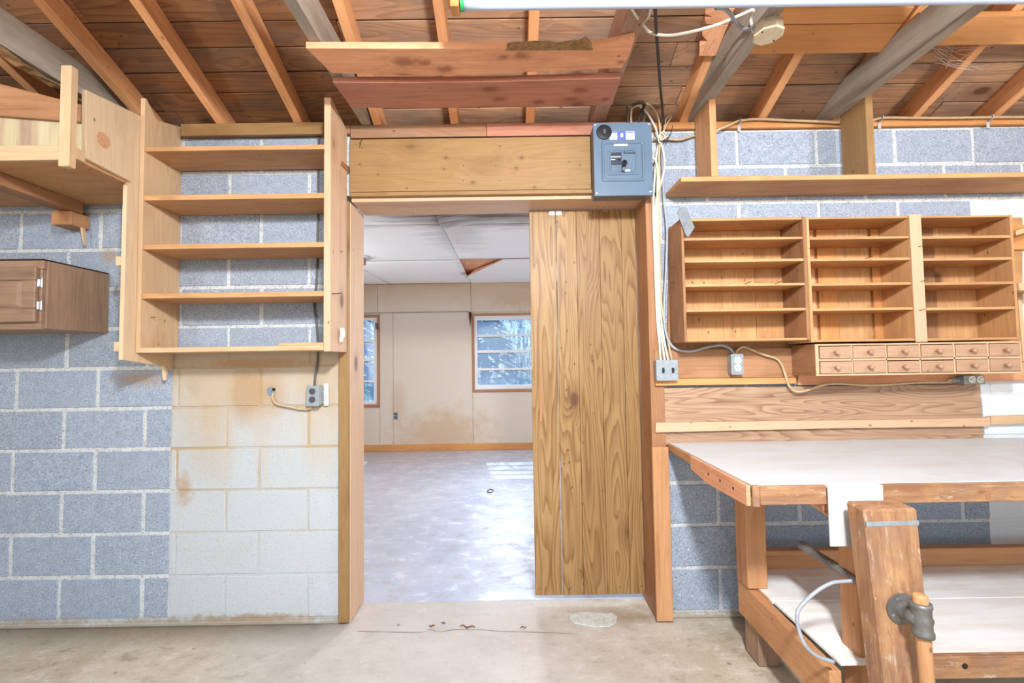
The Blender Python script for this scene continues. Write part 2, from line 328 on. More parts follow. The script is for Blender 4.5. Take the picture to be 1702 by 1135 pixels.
M['fixture'] = plain('white_enamel', '#dfe3ea', .35); M['tube'] = plain('lamp_tube', '#b4bfd2', .25, emit='#dfe8f8', es=.05); M['green'] = plain('green_cap', '#2f9a58', .4)
M['bakelite'] = plain('cream_porcelain', '#e0d2b4', .45, nz=.15); M['mortar_patch'] = plain('mortar_patch', '#d3d6d0', .9, nz=.3, nscale=30)
M['plastic_film'] = plain('clear_film', '#e9dcd6', .2, spec=.6); M['leaf_litter'] = plain('dry_leaf', '#7a5538', .8); M['dark_void'] = plain('flat_dark', '#2b2019', .9)  # dark_void paints the shade in holes and slots; also colours some dark parts
M['bark'] = plain('bark', '#a37e54', .95, nz=.5, nscale=60); M['roofing'] = plain('roofing_felt', '#5a5450', .9); M['plaster'] = plain('painted_plaster', '#dcd4c8', .8)
M['grass'] = plain('lawn', '#71884f', .9, nz=.4, nscale=4); M['leaves'] = plain('evergreen_leaves', '#5d7350', .8, nz=.4, nscale=9); M['trunk'] = plain('tree_bark', '#6b5644', .9, nz=.4)
s_ = NT('pale_fibre_sheet'); p_ = s_.pos(); a_ = s_.noise(s_.vmath('MULTIPLY', p_, (14, 1, .8)), 1., 4, .6); b_ = s_.noise(p_, 3., 3, .6)
s_.bsdf(s_.mix(s_.ramp(b_, .45, .65, 0, .5), s_.mix(s_.ramp(a_, .46, .64), '#c9bd9c', '#a98d78'), '#c9b98a'), .35, spec=.5); M['sheet_pale'] = s_.m

# ------------------------------------------------------------------ helpers: geometry
WORLD = {}
def link(name, me, parent, loc, rot=None):
    o = bpy.data.objects.new(name, me); COL.objects.link(o)
    WORLD[o.name] = Vector(loc)
    if parent is not None:
        o.parent = parent; o.location = Vector(loc) - WORLD[parent.name]
    else: o.location = loc
    if rot is not None: o.rotation_euler = rot
    return o
def props(o, label=None, cat=None, group=None, kind=None):
    for k, v in (('label', label), ('category', cat), ('group', group), ('kind', kind)):
        if v: o[k] = v
    return o
def thing(name, loc, label, cat, group=None, kind=None):
    return props(link(name, None, None, loc), label, cat, group, kind)
def obj(name, bm, mat, parent=None, smooth=False, label=None, cat=None, group=None, kind=None, rot=None, at=None):
    """bm in world coordinates (or local ones with rot/at); the origin is moved to its middle"""
    if not bm.verts: raise ValueError(name)
    bmesh.ops.recalc_face_normals(bm, faces=bm.faces[:])
    if rot is None:
        lo = Vector([min(v.co[i] for v in bm.verts) for i in range(3)]); hi = Vector([max(v.co[i] for v in bm.verts) for i in range(3)])
        c = (lo+hi)/2; c0 = Vector(at) if at is not None else c
        for v in bm.verts: v.co -= c0
        c = c0
    else: c = Vector(at); lo = Vector([min(v.co[i] for v in bm.verts) for i in range(3)]); hi = Vector([max(v.co[i] for v in bm.verts) for i in range(3)])
    me = bpy.data.meshes.new(name)
    if isinstance(mat, str):
        if mat in WOODS:
            d = hi-lo; mat = wood(mat, max(range(3), key=lambda i: d[i]))
        else: mat = M[mat]
    me.materials.append(mat)
    if smooth:
        for f in bm.faces: f.smooth = True
    bm.to_mesh(me); bm.free()
    o = link(name, me, parent, c, rot)
    return props(o, label, cat, group, kind)
def BM(): return bmesh.new()
def add_hexa(bm, p, bev=0):          # p: 8 corners, bottom ring then top ring
    v = [bm.verts.new(q) for q in p]
    fs = [bm.faces.new([v[i] for i in f]) for f in ((3, 2, 1, 0), (4, 5, 6, 7), (0, 1, 5, 4), (1, 2, 6, 5), (2, 3, 7, 6), (3, 0, 4, 7))]
    if bev:
        es = list({e for f in fs for e in f.edges}); bmesh.ops.bevel(bm, geom=es, offset=bev, segments=1, affect='EDGES', profile=.5)
    return bm
def box(x0, x1, y0, y1, z0, z1, bev=.002, bm=None):
    bm = bm or BM()
    if x0 > x1: x0, x1 = x1, x0
    if y0 > y1: y0, y1 = y1, y0
    if z0 > z1: z0, z1 = z1, z0
    b = min(bev, .3*min(x1-x0, y1-y0, z1-z0))
    return add_hexa(bm, [(x0, y0, z0), (x1, y0, z0), (x1, y1, z0), (x0, y1, z0), (x0, y0, z1), (x1, y0, z1), (x1, y1, z1), (x0, y1, z1)], b)
def prism(pts, off, bev=0, bm=None):  # polygon pts (world) pushed along vector off
    bm = bm or BM(); off = Vector(off); n = len(pts)
    a = [bm.verts.new(p) for p in pts]; b = [bm.verts.new(Vector(p)+off) for p in pts]
    fs = [bm.faces.new(a), bm.faces.new(b[::-1])] + [bm.faces.new((a[i], b[i], b[(i+1) % n], a[(i+1) % n])) for i in range(n)]
    if bev:
        es = list({e for f in fs for e in f.edges}); bmesh.ops.bevel(bm, geom=es, offset=bev, segments=1, affect='EDGES')
    return bm
def ext(pts, Yf, Yb, bev=.0015, bm=None): return prism([atY(x, y, Yf) for x, y in pts], (0, Yb-Yf, 0), bev, bm)
def extX(pts, X, dx, bev=.0015, bm=None): return prism([atX(x, y, X) for x, y in pts], (dx, 0, 0), bev, bm)
def extZ(pts, Z, dz, bev=.0015, bm=None): return prism([atZ(x, y, Z) for x, y in pts], (0, 0, dz), bev, bm)
def rect(x0, y0, x1, y1): return [(x0, y0), (x1, y0), (x1, y1), (x0, y1)]
def pbox(x0, y0, x1, y1, Yf, Yb, bev=.002, bm=None):   # upright box whose front face stands at depth Yf over a pixel rectangle
    xm, ym = (x0+x1)/2, (y0+y1)/2
    return box(px(x0, ym, Yf), px(x1, ym, Yf), Yf, Yb, pz(xm, y1, Yf), pz(xm, y0, Yf), bev, bm)
def smooth_path(P, n=6):
    P = [Vector(p) for p in P]; out = []
    for i in range(len(P)-1):
        a, b, c, d = P[max(i-1, 0)], P[i], P[i+1], P[min(i+2, len(P)-1)]
        for k in range(n):
            t = k/n; out.append(.5*((2*b)+(c-a)*t+(2*a-5*b+4*c-d)*t*t+(3*b-a-3*c+d)*t**3))
    return out+[P[-1]]
def tube(P, r, n=8, sm=6, bm=None, flat=1.):
    bm = bm or BM(); P = smooth_path(P, sm) if sm > 1 and len(P) > 2 else [Vector(p) for p in P]
    rings = []; up = None
    for i, p in enumerate(P):
        t = (P[min(i+1, len(P)-1)]-P[max(i-1, 0)])
        if t.length < 1e-7: t = Vector((0, 0, 1))
        t.normalize()
        if up is None: up = t.orthogonal().normalized()
        up = (up - t*up.dot(t))
        if up.length < 1e-5: up = t.orthogonal()
        up.normalize(); s = t.cross(up)
        rings.append([bm.verts.new(p+(up*cos(2*pi*k/n)+s*sin(2*pi*k/n)*flat)*r) for k in range(n)])
    for a, b in zip(rings, rings[1:]):
        for k in range(n): bm.faces.new((a[k], a[(k+1) % n], b[(k+1) % n], b[k]))
    bm.faces.new(rings[0][::-1]); bm.faces.new(rings[-1]); return bm
def lathe(c, axis, prof, n=20, bm=None):   # prof: (radius, distance along axis)
    bm = bm or BM(); c = Vector(c); ax = Vector(axis).normalized(); u = ax.orthogonal().normalized(); v = ax.cross(u); rings = []
    for r, h in prof: rings.append([bm.verts.new(c+ax*h+(u*cos(2*pi*k/n)+v*sin(2*pi*k/n))*max(r, 1e-4)) for k in range(n)])
    for a, b in zip(rings, rings[1:]):
        for k in range(n): bm.faces.new((a[k], a[(k+1) % n], b[(k+1) % n], b[k]))
    bm.faces.new(rings[0][::-1]); bm.faces.new(rings[-1]); return bm
def cyl(c, axis, r, h, n=16, bm=None): return lathe(c, axis, [(r*.93, 0), (r, .03*h), (r, .97*h), (r*.93, h)], n, bm)
def rounded(x0, x1, z0, z1, Yf, Yb, r, n=4, bm=None):     # upright rounded rectangle plate
    pts = []
    for cx, cz, a0 in ((x1-r, z1-r, 0), (x0+r, z1-r, 90), (x0+r, z0+r, 180), (x1-r, z0+r, 270)):
        for k in range(n+1): a = radians(a0+90*k/n); pts.append((cx+r*cos(a), Yf, cz+r*sin(a)))
    return prism(pts, (0, Yb-Yf, 0), 0, bm)
def slope_bar(x0, x1, y0, y1, zfun, h, name, mat, parent, **kw):   # board in the roof slope: its underside passes through zfun(Y)
    a = Vector((0, y0, zfun(y0))); b = Vector((0, y1, zfun(y1))); L = (b-a).length; ang = math.atan2(b.z-a.z, b.y-a.y)
    m = (a+b)/2; n = Vector((0, -sin(ang), cos(ang)))
    if n.z < 0: n = -n
    cpos = Vector(((x0+x1)/2, m.y, m.z)) + n*(h/2)
    bm = box(-(x1-x0)/2, (x1-x0)/2, -L/2, L/2, -h/2, h/2)
    return obj(name, bm, mat, parent, rot=(ang, 0, 0), at=cpos, **kw)

# ================================================================== SETTING: garage shell
WT = .20                                                     # block wall thickness
YB = D+WT
XL = px(566, 800, D); XR = px(1109, 880, D); ZT = pz(780, 322, D)    # rough opening
def st(name, bm, mat, label, cat, **kw): return obj(name, bm, mat, label=label, cat=cat, kind='structure', **kw)
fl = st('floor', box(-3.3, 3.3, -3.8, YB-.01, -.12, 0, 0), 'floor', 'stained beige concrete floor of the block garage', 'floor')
ff = st('floor', box(-3.2, 3.2, YB-.01, 6.72, -.12, .002, 0), 'floor_far', 'pale worn painted concrete floor of the inner room beyond the doorway', 'floor')
gr = st('ground', box(-30, 30, 6.85, 40, -.4, -.15, 0), 'grass', 'green lawn outside beyond the windows', 'ground')
gr = st('ground', box(-30, 30, -30, -3.8, -.4, -.13, 0), 'floor', 'pale driveway outside behind the garage opening', 'ground')
bm = box(-3.3, XL, D+.003, YB, 0, 2.44, 0); box(XR, 3.3, D+.003, YB, 0, 2.44, 0, bm); box(XL, XR, D+.006, YB, ZT, 2.44, 0, bm)
wb = st('wall_back', bm, 'mortar', 'grey concrete block wall with a doorway, part of it painted white', 'wall')
CZ = [.03, .2405, .4475, .654, .860, 1.063, 1.2635, 1.465, 1.666, 1.866, 2.064, 2.251, 2.44]
J = .0085
for c in range(12):
    ph = -1.83 if c % 2 == 0 else -2.075
    xs = [ph + .4064*k for k in range(-4, 14)]
    if c in (5, 6, 7): xs = [x+.004 for x in xs]
    for a, b in zip(xs, xs[1:]):
        for lo, hi in ((-2.75, PAINT_X[0]), (PAINT_X[0], XL), (XR, 2.80)):
            x0, x1 = max(a, lo), min(b, hi)
            J = .005 if (lo == PAINT_X[0] and c < 7) or x0 > 2.3 else .0085
            jl, jr = (J if x0 == a else .0008), (J if x1 == b else .0008)
            if x1-x0 < .02: continue
            q = random.Random(c*100+int(a*31)); e = lambda s=.003: q.uniform(-s, s)
            pr = q.uniform(-.0025, .0015)
            obj('block', box(x0+jl+e(.0015)*(jl > .001), x1-jr+e(.0015)*(jr > .001), D+pr, D+.03, CZ[c]+J+e(.001), CZ[c+1]-J+e(.001), .0035), 'block', wb)
obj('mortar_footing', box(-2.75, XL, D-.007, D+.02, 0, .022, .006), 'mortar', wb)
obj('mortar_footing', box(XR, 2.8, D-.007, D+.02, 0, .022, .006), 'mortar', wb)
# knocked-out hole in the painted block with grey rubble around it
c = atY(450, 650, D-.004)
bm = BM(); n = 11; q = random.Random(4)
pts = [(c.x+.024*cos(2*pi*k/n)*q.uniform(.7, 1.25), D-.003, c.z+.021*sin(2*pi*k/n)*q.uniform(.7, 1.25)) for k in range(n)]
obj('block_chip', prism(pts, (0, .004, 0)), plain('broken_block', '#8a93a4', .95, nz=.4, nscale=90), wb)
obj('block_hole_shade', cyl((c.x+.014, D-.0045, c.z+.008), (0, 1, 0), .008, .004, 10), 'dark_void', wb)
# ---- roof: felt, deck planks, rafters, joists
S = .395
ZPL = 2.480                                    # top of the plates
def zr(Y): return ZPL + S*(2.28-Y)            # underside of rafters
def zd(Y): return ZPL+.096 + S*(2.28-Y)           # underside of deck planks
RIDGE = -.6
bm = prism([(-3.5, 2.8, zd(2.8)+.03), (-3.5, RIDGE, zd(RIDGE)+.03), (-3.5, -4., zd(RIDGE)+.03-S*3.4), (-3.5, -4., zd(RIDGE)+.06-S*3.4), (-3.5, RIDGE, zd(RIDGE)+.06), (-3.5, 2.8, zd(2.8)+.06)], (7, 0, 0))
zg = lambda y: (zd(y) if y > RIDGE else zd(RIDGE)-S*(RIDGE-y))+.028
for x0, nm, sd in ((-3.4, 'wall_left', 'left'), (3.3, 'wall_right', 'right')):
    P = [(x0, -3.8, 0), (x0, YB, 0), (x0, YB, zg(YB)), (x0, RIDGE, zg(RIDGE)), (x0, -3.8, zg(-3.8))]
    st(nm, prism(P, (.1, 0, 0)), 'plaster', 'pale gabled side wall on the %s of the garage' % sd, 'wall')
ce = st('ceiling', bm, 'roofing', 'open timber roof of brown deck boards, rafters and joists', 'ceiling')
Y = 2.60; q = random.Random(11)
while Y > 1.60:
    wdt = .102 + q.uniform(-.006, .006)
    cuts = [-2.9, -2.9+q.uniform(.6, 1.2), -.70+q.uniform(-.06, .02)]; x = cuts[-1] + q.uniform(.9, 1.6)
    while x < 2.5: cuts.append(x); x += q.uniform(.8, 1.7)
    cuts.append(2.9)
    for a, b in zip(cuts, cuts[1:]):
        slope_bar(a+.001, b-.001, Y-wdt+.0035+q.uniform(-.001, .002), Y-.001, lambda t, k=q.uniform(-.002, .002): zd(t)+k, .022, 'plank', 'deck' if b < -.6 else 'deck_pale', ce)
    Y -= wdt
bm = BM()
while Y > RIDGE:
    a, b = Y-.1+.004, Y
    prism([(-2.9, a, zd(a)), (-2.9, b, zd(b)), (-2.9, b, zd(b)+.022), (-2.9, a, zd(a)+.022)], (5.8, 0, 0), 0, bm); Y -= .1
obj('far_planks', bm, 'deck', ce, kind='stuff')
bm = BM(); Y = RIDGE
while Y > -3.9:
    a, b = Y-.1+.004, Y; z = lambda t: zd(RIDGE)-S*(RIDGE-t)
    prism([(-2.9, a, z(a)), (-2.9, b, z(b)), (-2.9, b, z(b)+.022), (-2.9, a, z(a)+.022)], (5.8, 0, 0), 0, bm); Y -= .1
obj('far_planks', bm, 'deck', ce, kind='stuff')
RX = [px(x, 202, 2.28) for x in (-14, 114, 242, 364, 492, 621, 749, 874, 1130, 1258, 1386, 1514, 1647)] 
for i, x in enumerate(RX):
    slope_bar(x, x+.043+random.uniform(-.002, .003), RIDGE, 2.62, zr, .089, 'rafter', 'rafter', ce)
slope_bar(RX[4]+.105, RX[4]+.146, RIDGE, 2.62, zr, .089, 'rafter', 'rafter', ce) if False else None
# ceiling joists resting on the top plate, their ends cut to the roof slope
def joist(x0, x1, mat, top=.14):
    P = [(x0, -3.4, ZPL+.002), (x0, 2.42, ZPL+.002), (x0, 2.42, zd(2.42)-.006), (x0, 2.28-(top+.002-.09)/S, ZPL+.002+top), (x0, -3.4, ZPL+.002+top)]
    return obj('joist', prism(P, (x1-x0, 0, 0), .002), mat, ce)
xa = atZ(70, 116, ZPL+.002).x; j0 = joist(xa-.05, xa, 'joist')
q = random.Random(12); bm = BM(); A = [(xa-.05+q.uniform(-.004, .004), .9+k*.045) for k in range(30)]; B = [(xa-.012+q.uniform(-.014, .012), .9+k*.045) for k in range(30)]
ra = [(bm.verts.new((a[0], a[1], ZPL-.004-q.uniform(0, .012))), bm.verts.new((b[0], b[1], ZPL-.002-q.uniform(0, .008)))) for a, b in zip(A, B)]
for m, n in zip(ra, ra[1:]): bm.faces.new((m[0], m[1], n[1], n[0]))
o = obj('bark_edge', bm, 'bark', ce); o.modifiers.new('s', 'SOLIDIFY').thickness = .006
xa = atZ(471, 1, ZPL+.002).x; xb = atZ(494, 1, ZPL+.002).x; joist(xa, xb, 'joist')
xa = atZ(1045, 16, ZPL+.002).x; xb = atZ(1078, 16, ZPL+.002).x; j2 = joist(xa, xb, 'joist_pink')
xa = atZ(1277, 16, ZPL+.002).x; xb = atZ(1303, 16, ZPL+.002).x; J3 = (xa, xb); joist(xa, xb, 'joist')
xa = atZ(1619, 12, ZPL+.002).x; xb = atZ(1642, 12, ZPL+.002).x; J4 = (xa, xb); joist(xa, xb, 'joist')
# dark eave behind the top plate
obj('eave_board', box(-3.3, 3.3, 2.441, 2.46, 2.40, zd(2.45)-.002, 0), 'plate', ce)

# ---- timber around the doorway and on top of the wall
t = thing('trim_1', (0, 2.28, 2.44), 'timber plates lying on top of the block wall under the rafters', 'trim', kind='structure')
obj('plate_board', box(px(582, 215, 2.27), px(809, 215, 2.27)-.002, 2.272, 2.44, pz(700, 227.5, 2.272), ZPL-.001), 'plate', t)
obj('plate_board', box(px(809, 215, 2.27), px(1075, 215, 2.27), 2.272, 2.44, pz(880, 225, 2.272), ZPL-.001), 'cedar_red', t)
obj('plate_board', box(px(1076, 215, 2.28), 3.28, 2.282, 2.44, pz(1300, 211.5, 2.282), ZPL-.001), 'purlin', t)
obj('plate_board', box(px(298, 215, 2.265), px(581, 215, 2.265), 2.272, 2.44, pz(420, 224, 2.272), ZPL-.001), 'plate', t)
obj('nailer', box(px(300, 215, 2.25), px(537, 215, 2.25), 2.250, 2.2715, pz(420, 224, 2.25), pz(420, 204, 2.25), .002), 'pine_gold', t)
obj('plate_board', box(-3.28, px(296, 215, 2.265), 2.282, 2.44, pz(100, 222, 2.272), ZPL-.001), 'plate', t)
t = t2_ = thing('trim_2', (px(780, 320, 2.28), 2.28, ZT), 'knotty yellow pine header board and its strip above the doorway', 'trim', kind='structure')
x0, x1 = px(581, 280, 2.275), px(1083, 280, 2.275)
obj('header_board', box(x0, px(982, 280, 2.275), 2.274, 2.299, pz(780, 316.5, 2.274), pz(780, 229, 2.274), .002),
    wood('pine_gold', 0, [(px(x, y, 2.274), pz(x, y, 2.274), r*.003) for x, y, r in ((741, 262, 2.8), (738, 281, 1.8), (867, 262, 3.2), (858, 279, 2.9), (786, 303, 2.6), (888, 311, 2.2), (598, 273, 1.8), (628, 290, 1.4), (946, 269, 1.3), (831, 243, 1.6), (964, 274, 1.6), (676, 313, 1.4))]), t)
obj('header_strip', box(x0, x1, 2.272, 2.299, pz(780, 323.5, 2.272), pz(780, 317, 2.272), .002), 'pine_gold', t)
obj('head_jamb', box(x0, x1, 2.302, YB+.02, ZT-.034, ZT-.004, .002), 'jamb_pale', t)
t = thing('trim_3', (XL, 2.3, 0), 'pale timber door jamb on the side of the white painted blocks', 'trim', kind='structure')
xj = px(580, 880, 2.28)
zj = ZT-.036
obj('jamb_board', box(XL+.003, xj, 2.300, YB+.01, .005, zj, .002), 'jamb_pale', t)
obj('jamb_edge', box(XL-.002, xj-.002, 2.277, 2.298, .015, zj, .002), 'pine_gold', t)
t = thing('trim_4', (XR, 2.3, 0), 'dark reddish timber door jamb beside the switch box', 'trim', kind='structure')
xr = px(1088, 880, 2.27)
obj('jamb_board', box(xr, XR-.003, 2.272, YB+.01, .005, zj, .002), 'jamb', t)
obj('jamb_edge', box(px(1088, 880, 2.25), XR+.002, 2.250, 2.2705, .012, pz(1100, 743, 2.25), .002), 'bench_wood', t)
for x, y in ((598, 238), (602, 246), (770, 275), (824, 275), (770, 300), (831, 300), (984, 300)):
    p = atY(x, y, 2.2735); obj('nail', cyl((p.x, 2.272, p.z), (0, 1, 0), .0028, .0022, 8), 'nail', t2_)
obj('bent_nail', tube([atY(601, 233, 2.275), atY(600, 234, 2.258), atY(598, 243, 2.252)], .0022, 6, 3), 'nail', t2_)
OX0, OX1 = xj, xr

# ---- plank door: two hinged leaves of tongue-and-groove boards closing the right part of the doorway
YD = 2.452
dr = thing('door_1', (px(985, 990, YD), YD, .03), 'varnished yellow pine plank door closing the right part of the doorway', 'door', kind='structure')
zb, zt_ = pz(985, 988.5, YD), ZT-.040
ed = [px(x, 660, YD) for x in (884.3, 928.5, 963.5, 1002.5, 1039.5, 1076)]
ed[-1] = OX1-.004
for i in range(5):
    a, b = ed[i]+(.0045 if i == 1 else .0006), ed[i+1]-.0006
    obj('door_plank', box(a, b, YD, YD+.019, zb+random.uniform(0, .002), zt_, .0016), 'door_wood', dr)
for z in (zb+.15, zt_-.15):
    obj('door_batten', box(ed[1]+.01, ed[-1]-.01, YD+.0195, YD+.04, z-.045, z+.045), 'door_wood', dr)
    obj('door_batten', box(ed[0]+.008, ed[1]-.008, YD+.0195, YD+.04, z-.045, z+.045), 'door_wood', dr)
hz = zt_-.016
for sx in (-1, 1):
    obj('hinge', box(ed[1]+.0015+sx*.002, ed[1]+.0015+sx*.034, YD-.003, YD-.0003, hz-.012, hz+.012, .001), 'chrome', dr, label='small chrome hinge leaf')
obj('hinge_pin', cyl((ed[1]+.0015, YD-.004, hz-.013), (0, 0, 1), .004, .026, 10), 'chrome', dr)
# finger pull cut in the first plank
pxl, pxr = px(896.5, 655, YD), px(900.5, 655, YD)
obj('finger_pull', box(pxl, pxr, YD-.0025, YD-.0003, pz(899, 700, YD), pz(899, 612, YD), .001), 'jamb', dr, label='dark worn finger pull groove')
for k, (x, y) in enumerate([(884, 360), (945, 350), (980, 345), (1020, 345), (1055, 345), (897, 978), (950, 976), (990, 976), (1030, 975), (1066, 974)]):
    obj('nail', cyl((px(x, y, YD), YD-.002, pz(x, y, YD)), (0, 1, 0), .0028, .002, 8), 'nail', dr)

# ================================================================== SETTING: inner room
ZF, YF = 2.425, 6.65
wf = st('wall_far', box(-3.2, 3.2, YF+.02, YF+.12, -.1, 2.5, 0), 'board_wall', 'beige wallboard end wall of the inner room with water stains', 'wall') if False else None
W1 = (-2.75, px(631, 600, YF), pz(612, 677, YF), pz(612, 523.5, YF))          # window 1 rough: x0,x1,z0,z1
W2 = (px(785, 590, YF), .62, pz(830, 651, YF), pz(830, 521, YF))
bm = BM()
for x0, x1, z0, z1 in ((-3.2, W1[0], -.1, 2.5), (W1[0], W1[1], -.1, W1[2]), (W1[0], W1[1], W1[3], 2.5), (W1[1], W2[0], -.1, 2.5),
                       (W2[0], W2[1], -.1, W2[2]), (W2[0], W2[1], W2[3], 2.5), (W2[1], 3.2, -.1, 2.5)):
    box(x0, x1, YF+.013, YF+.12, z0, z1, 0, bm)
wf = st('wall_far', bm, 'board_wall', 'beige wallboard end wall of the inner room with brown water stains', 'wall')
ZS = pz(690, 519, YF)
zb0 = pz(740, 739, YF)
def panel(x0, x1, z0, z1): obj('wall_panel', box(x0+.002, x1-.002, YF, YF+.0125, z0+.002, z1-.002, .0015), 'board_wall', wf)
c1, c2, c3, c4 = px(627.7, 600, YF), px(653.5, 600, YF), px(784, 600, YF), 1.95
for a, b in ((-3.2, c1), (c1, c3), (c3, c4), (c4, 3.2)): panel(a, b, ZS, ZF)
panel(W1[1], c2, zb0, ZS); panel(c2, W2[0], zb0, ZS); panel(-3.2, W1[0], zb0, ZS)
panel(W1[0], W1[1], zb0, W1[2]); panel(W2[0], W2[1], zb0, W2[2])
panel(W2[1], c4, zb0, ZS); panel(c4, 3.2, zb0, ZS); panel(W1[0], W1[1], W1[3], ZS); 
obj('gap_shade_strip', box(px(597, 520, YF)-.5, px(779, 520, YF), YF-.012, YF-.0005, ZS-.008, ZS+.004, .001), 'joist', wf, label='strip standing for the dark gap at the panel joint')  # darkness of the panel gap put in as a solid strip
obj('torn_flap', prism([atY(779, 518.5, YF-.01), atY(783.5, 519, YF-.01), atY(781.5, 545, YF-.05)], (0, .006, 0)), 'dark_void', wf, label='small dark torn flap')
for sx, nm in ((-1, 'wall_far_left'), (1, 'wall_far_right')):
    st(nm, box(sx*3.2, sx*3.3, YB, 6.8, -.1, 2.5, 0), 'board_wall', 'beige wallboard side wall of the inner room, %s of the doorway' % ('left' if sx < 0 else 'right'), 'wall')
obj('back_boarding', box(-3.2, XL, YB+.002, YB+.012, 0, 2.44, 0), 'board_wall', wb); obj('back_boarding', box(XR, 3.2, YB+.002, YB+.012, 0, 2.44, 0), 'board_wall', wb)
st('baseboard_far', box(-3.19, 3.19, YF-.018, YF-.001, .003, pz(740, 738, YF-.018), .003), 'purlin', 'orange timber baseboard along the end wall of the inner room', 'baseboard')
# ceiling of the inner room: sagging boards with two torn corners
def nz2(x, y): return .5*sin(2.1*x+1.3*y)+.5*sin(1.1*x-2.3*y+1)
def ceil_panel(x0, x1, y0, y1, tear=None, sag=.012):
    bm = BM(); nx, ny = 14, 14; V = []
    for j in range(ny+1):
        row = []
        for i in range(nx+1):
            u, v = i/nx, j/ny; x, y = x0+(x1-x0)*u, y0+(y1-y0)*v
            z = ZF - sag*sin(pi*u)*sin(pi*v)*(1+.6*nz2(x, y))
            if tear:
                tx, ty, rx, ry, dep = tear; d = abs(x-tx)/rx + abs(y-ty)/ry
                if d < 1: z -= dep*(1-d)**1.4
            row.append(bm.verts.new((x, y, z)))
        V.append(row)
    for j in range(ny):
        for i in range(nx): bm.faces.new((V[j][i], V[j][i+1], V[j+1][i+1], V[j+1][i]))
    r = bmesh.ops.extrude_face_region(bm, geom=bm.faces[:])
    for g in r['geom']:
        if isinstance(g, bmesh.types.BMVert): g.co.z += .010
    return obj('ceiling_panel', bm, 'board_ceil', cf, smooth=True)
cf = st('ceiling', box(-3.2, 3.2, YB, 6.8, ZF+.09, ZF+.12, 0), 'deck', 'white stained ceiling boards of the inner room, sagging and torn', 'ceiling')
cs = atZ(783, 470, ZF).x
yc1, yc2 = atZ(800, 432, ZF).y, atZ(745, 372, ZF).y
ceil_panel(-3.2, cs-1.225, YB, yc2); ceil_panel(-3.2, cs-1.225, yc2+.004, yc1); ceil_panel(-3.2, cs-1.225, yc1+.004, YF)
ceil_panel(cs-1.22, cs-.002, YB, yc2); ceil_panel(cs-1.22, cs-.002, yc2+.004, yc1); ceil_panel(cs-1.22, cs-.002, yc1+.004, YF)
ceil_panel(cs+.003, cs+1.22, YB, yc2-.004, tear=(cs, yc2, .35, .5, .05)); ceil_panel(cs+.003, cs+1.22, yc2+.004, yc1-.06, sag=.02)
ceil_panel(cs+1.225, 3.2, YB, yc2); ceil_panel(cs+1.225, 3.2, yc2+.004, yc1); ceil_panel(cs+1.225, 3.2, yc1+.004, YF)
# the far panel has its corner torn away: orange boarding shows and a brown flap hangs down
ta, tb, tc = atZ(768, 432, ZF), atZ(835, 432, ZF), atZ(779, 458, ZF)
P = [(cs+.003, tc.y, ZF), (tb.x, yc1+.004, ZF), (cs+1.22, yc1+.004, ZF), (cs+1.22, YF, ZF), (cs+.003, YF, ZF)]
obj('ceiling_panel', prism(P, (0, 0, .010)), 'board_ceil', cf)
obj('exposed_boarding', box(cs-.3, cs+1., yc1-.35, tc.y+.5, ZF+.03, ZF+.05, 0), 'cedar', cf)
obj('hanging_flap', prism([(tb.x, yc1+.004, ZF-.004), (cs+.003, tc.y, ZF-.004), atY(773, 464, tc.y-.25), atY(790, 449, tc.y-.32)], (0, 0, .008)), 'cedar', cf, label='torn brown flap hanging from the ceiling')
b0 = atZ(742, 377, ZF)
obj('hanging_flap', prism([atY(740, 376, b0.y-.05), atY(757, 371.5, b0.y-.02), atY(743, 380, b0.y-.06)], (0, .03, .006)), 'jamb', cf, label='small torn brown corner')
# ---- windows with four stacked panes each
def window(n, x0, x1, z0, z1, rows, cw, sw, casing, label):
    w = thing('window_%d' % n, ((x0+x1)/2, YF, z0), label, 'window', kind='structure')
    fr = 'casing'
    obj('casing', box(x0, x1, YF-.014, YF+.03, z1-cw, z1, .002), fr, w); obj('casing', box(x0, x1, YF-.02, YF+.03, z0, z0+cw*1.15, .002), fr, w)
    obj('casing', box(x0, x0+cw, YF-.014, YF+.03, z0+cw*1.15, z1-cw, .002), fr, w); obj('casing', box(x1-cw, x1, YF-.014, YF+.03, z0+cw*1.15, z1-cw, .002), fr, w)
    a, b, c_, d = x0+cw, x1-cw, z0+cw*1.15, z1-cw
    y0, y1 = YF+.005, YF+.05
    zl = min(r[0] for r in rows); zh = max(r[1] for r in rows)
    bm = box(a, b, y0, y1, zh, d, .002); box(a, b, y0, y1, c_, zl, .002, bm); box(a, a+sw, y0, y1, zl, zh, .002, bm); box(b-sw, b, y0, y1, zl, zh, .002, bm)
    obj('window_frame', bm, 'white_vinyl', w)
    rows = sorted(rows)
    for r, s in zip(rows, rows[1:]):
        bm = box(a+sw, b-sw, y0-.004, y1-.01, r[1], s[0], .002); obj('glazing_bar', bm, 'white_vinyl', w)
    for r in rows:
        obj('pane', box(a+sw, b-sw, YF+.022, YF+.026, r[0], r[1], 0), 'pane', w)
    return w
R2 = [(pz(838, b, YF+.022), pz(838, a, YF+.022)) for a, b in ((532, 555.5), (559.5, 581.6), (586, 611.6), (615, 639.3))]
window(2, *W2, R2, .030, .045, 'casing', 'brown framed window of four dirty blue panes, beside the plank door')
R1 = [(pz(612, b, YF+.022), pz(612, a, YF+.022)) for a, b in ((532.6, 565), (568, 597), (600, 632), (635, 666))]
window(1, *W1, R1, .036, .05, 'casing', 'orange framed window with hazy panes, beside the pale door jamb')

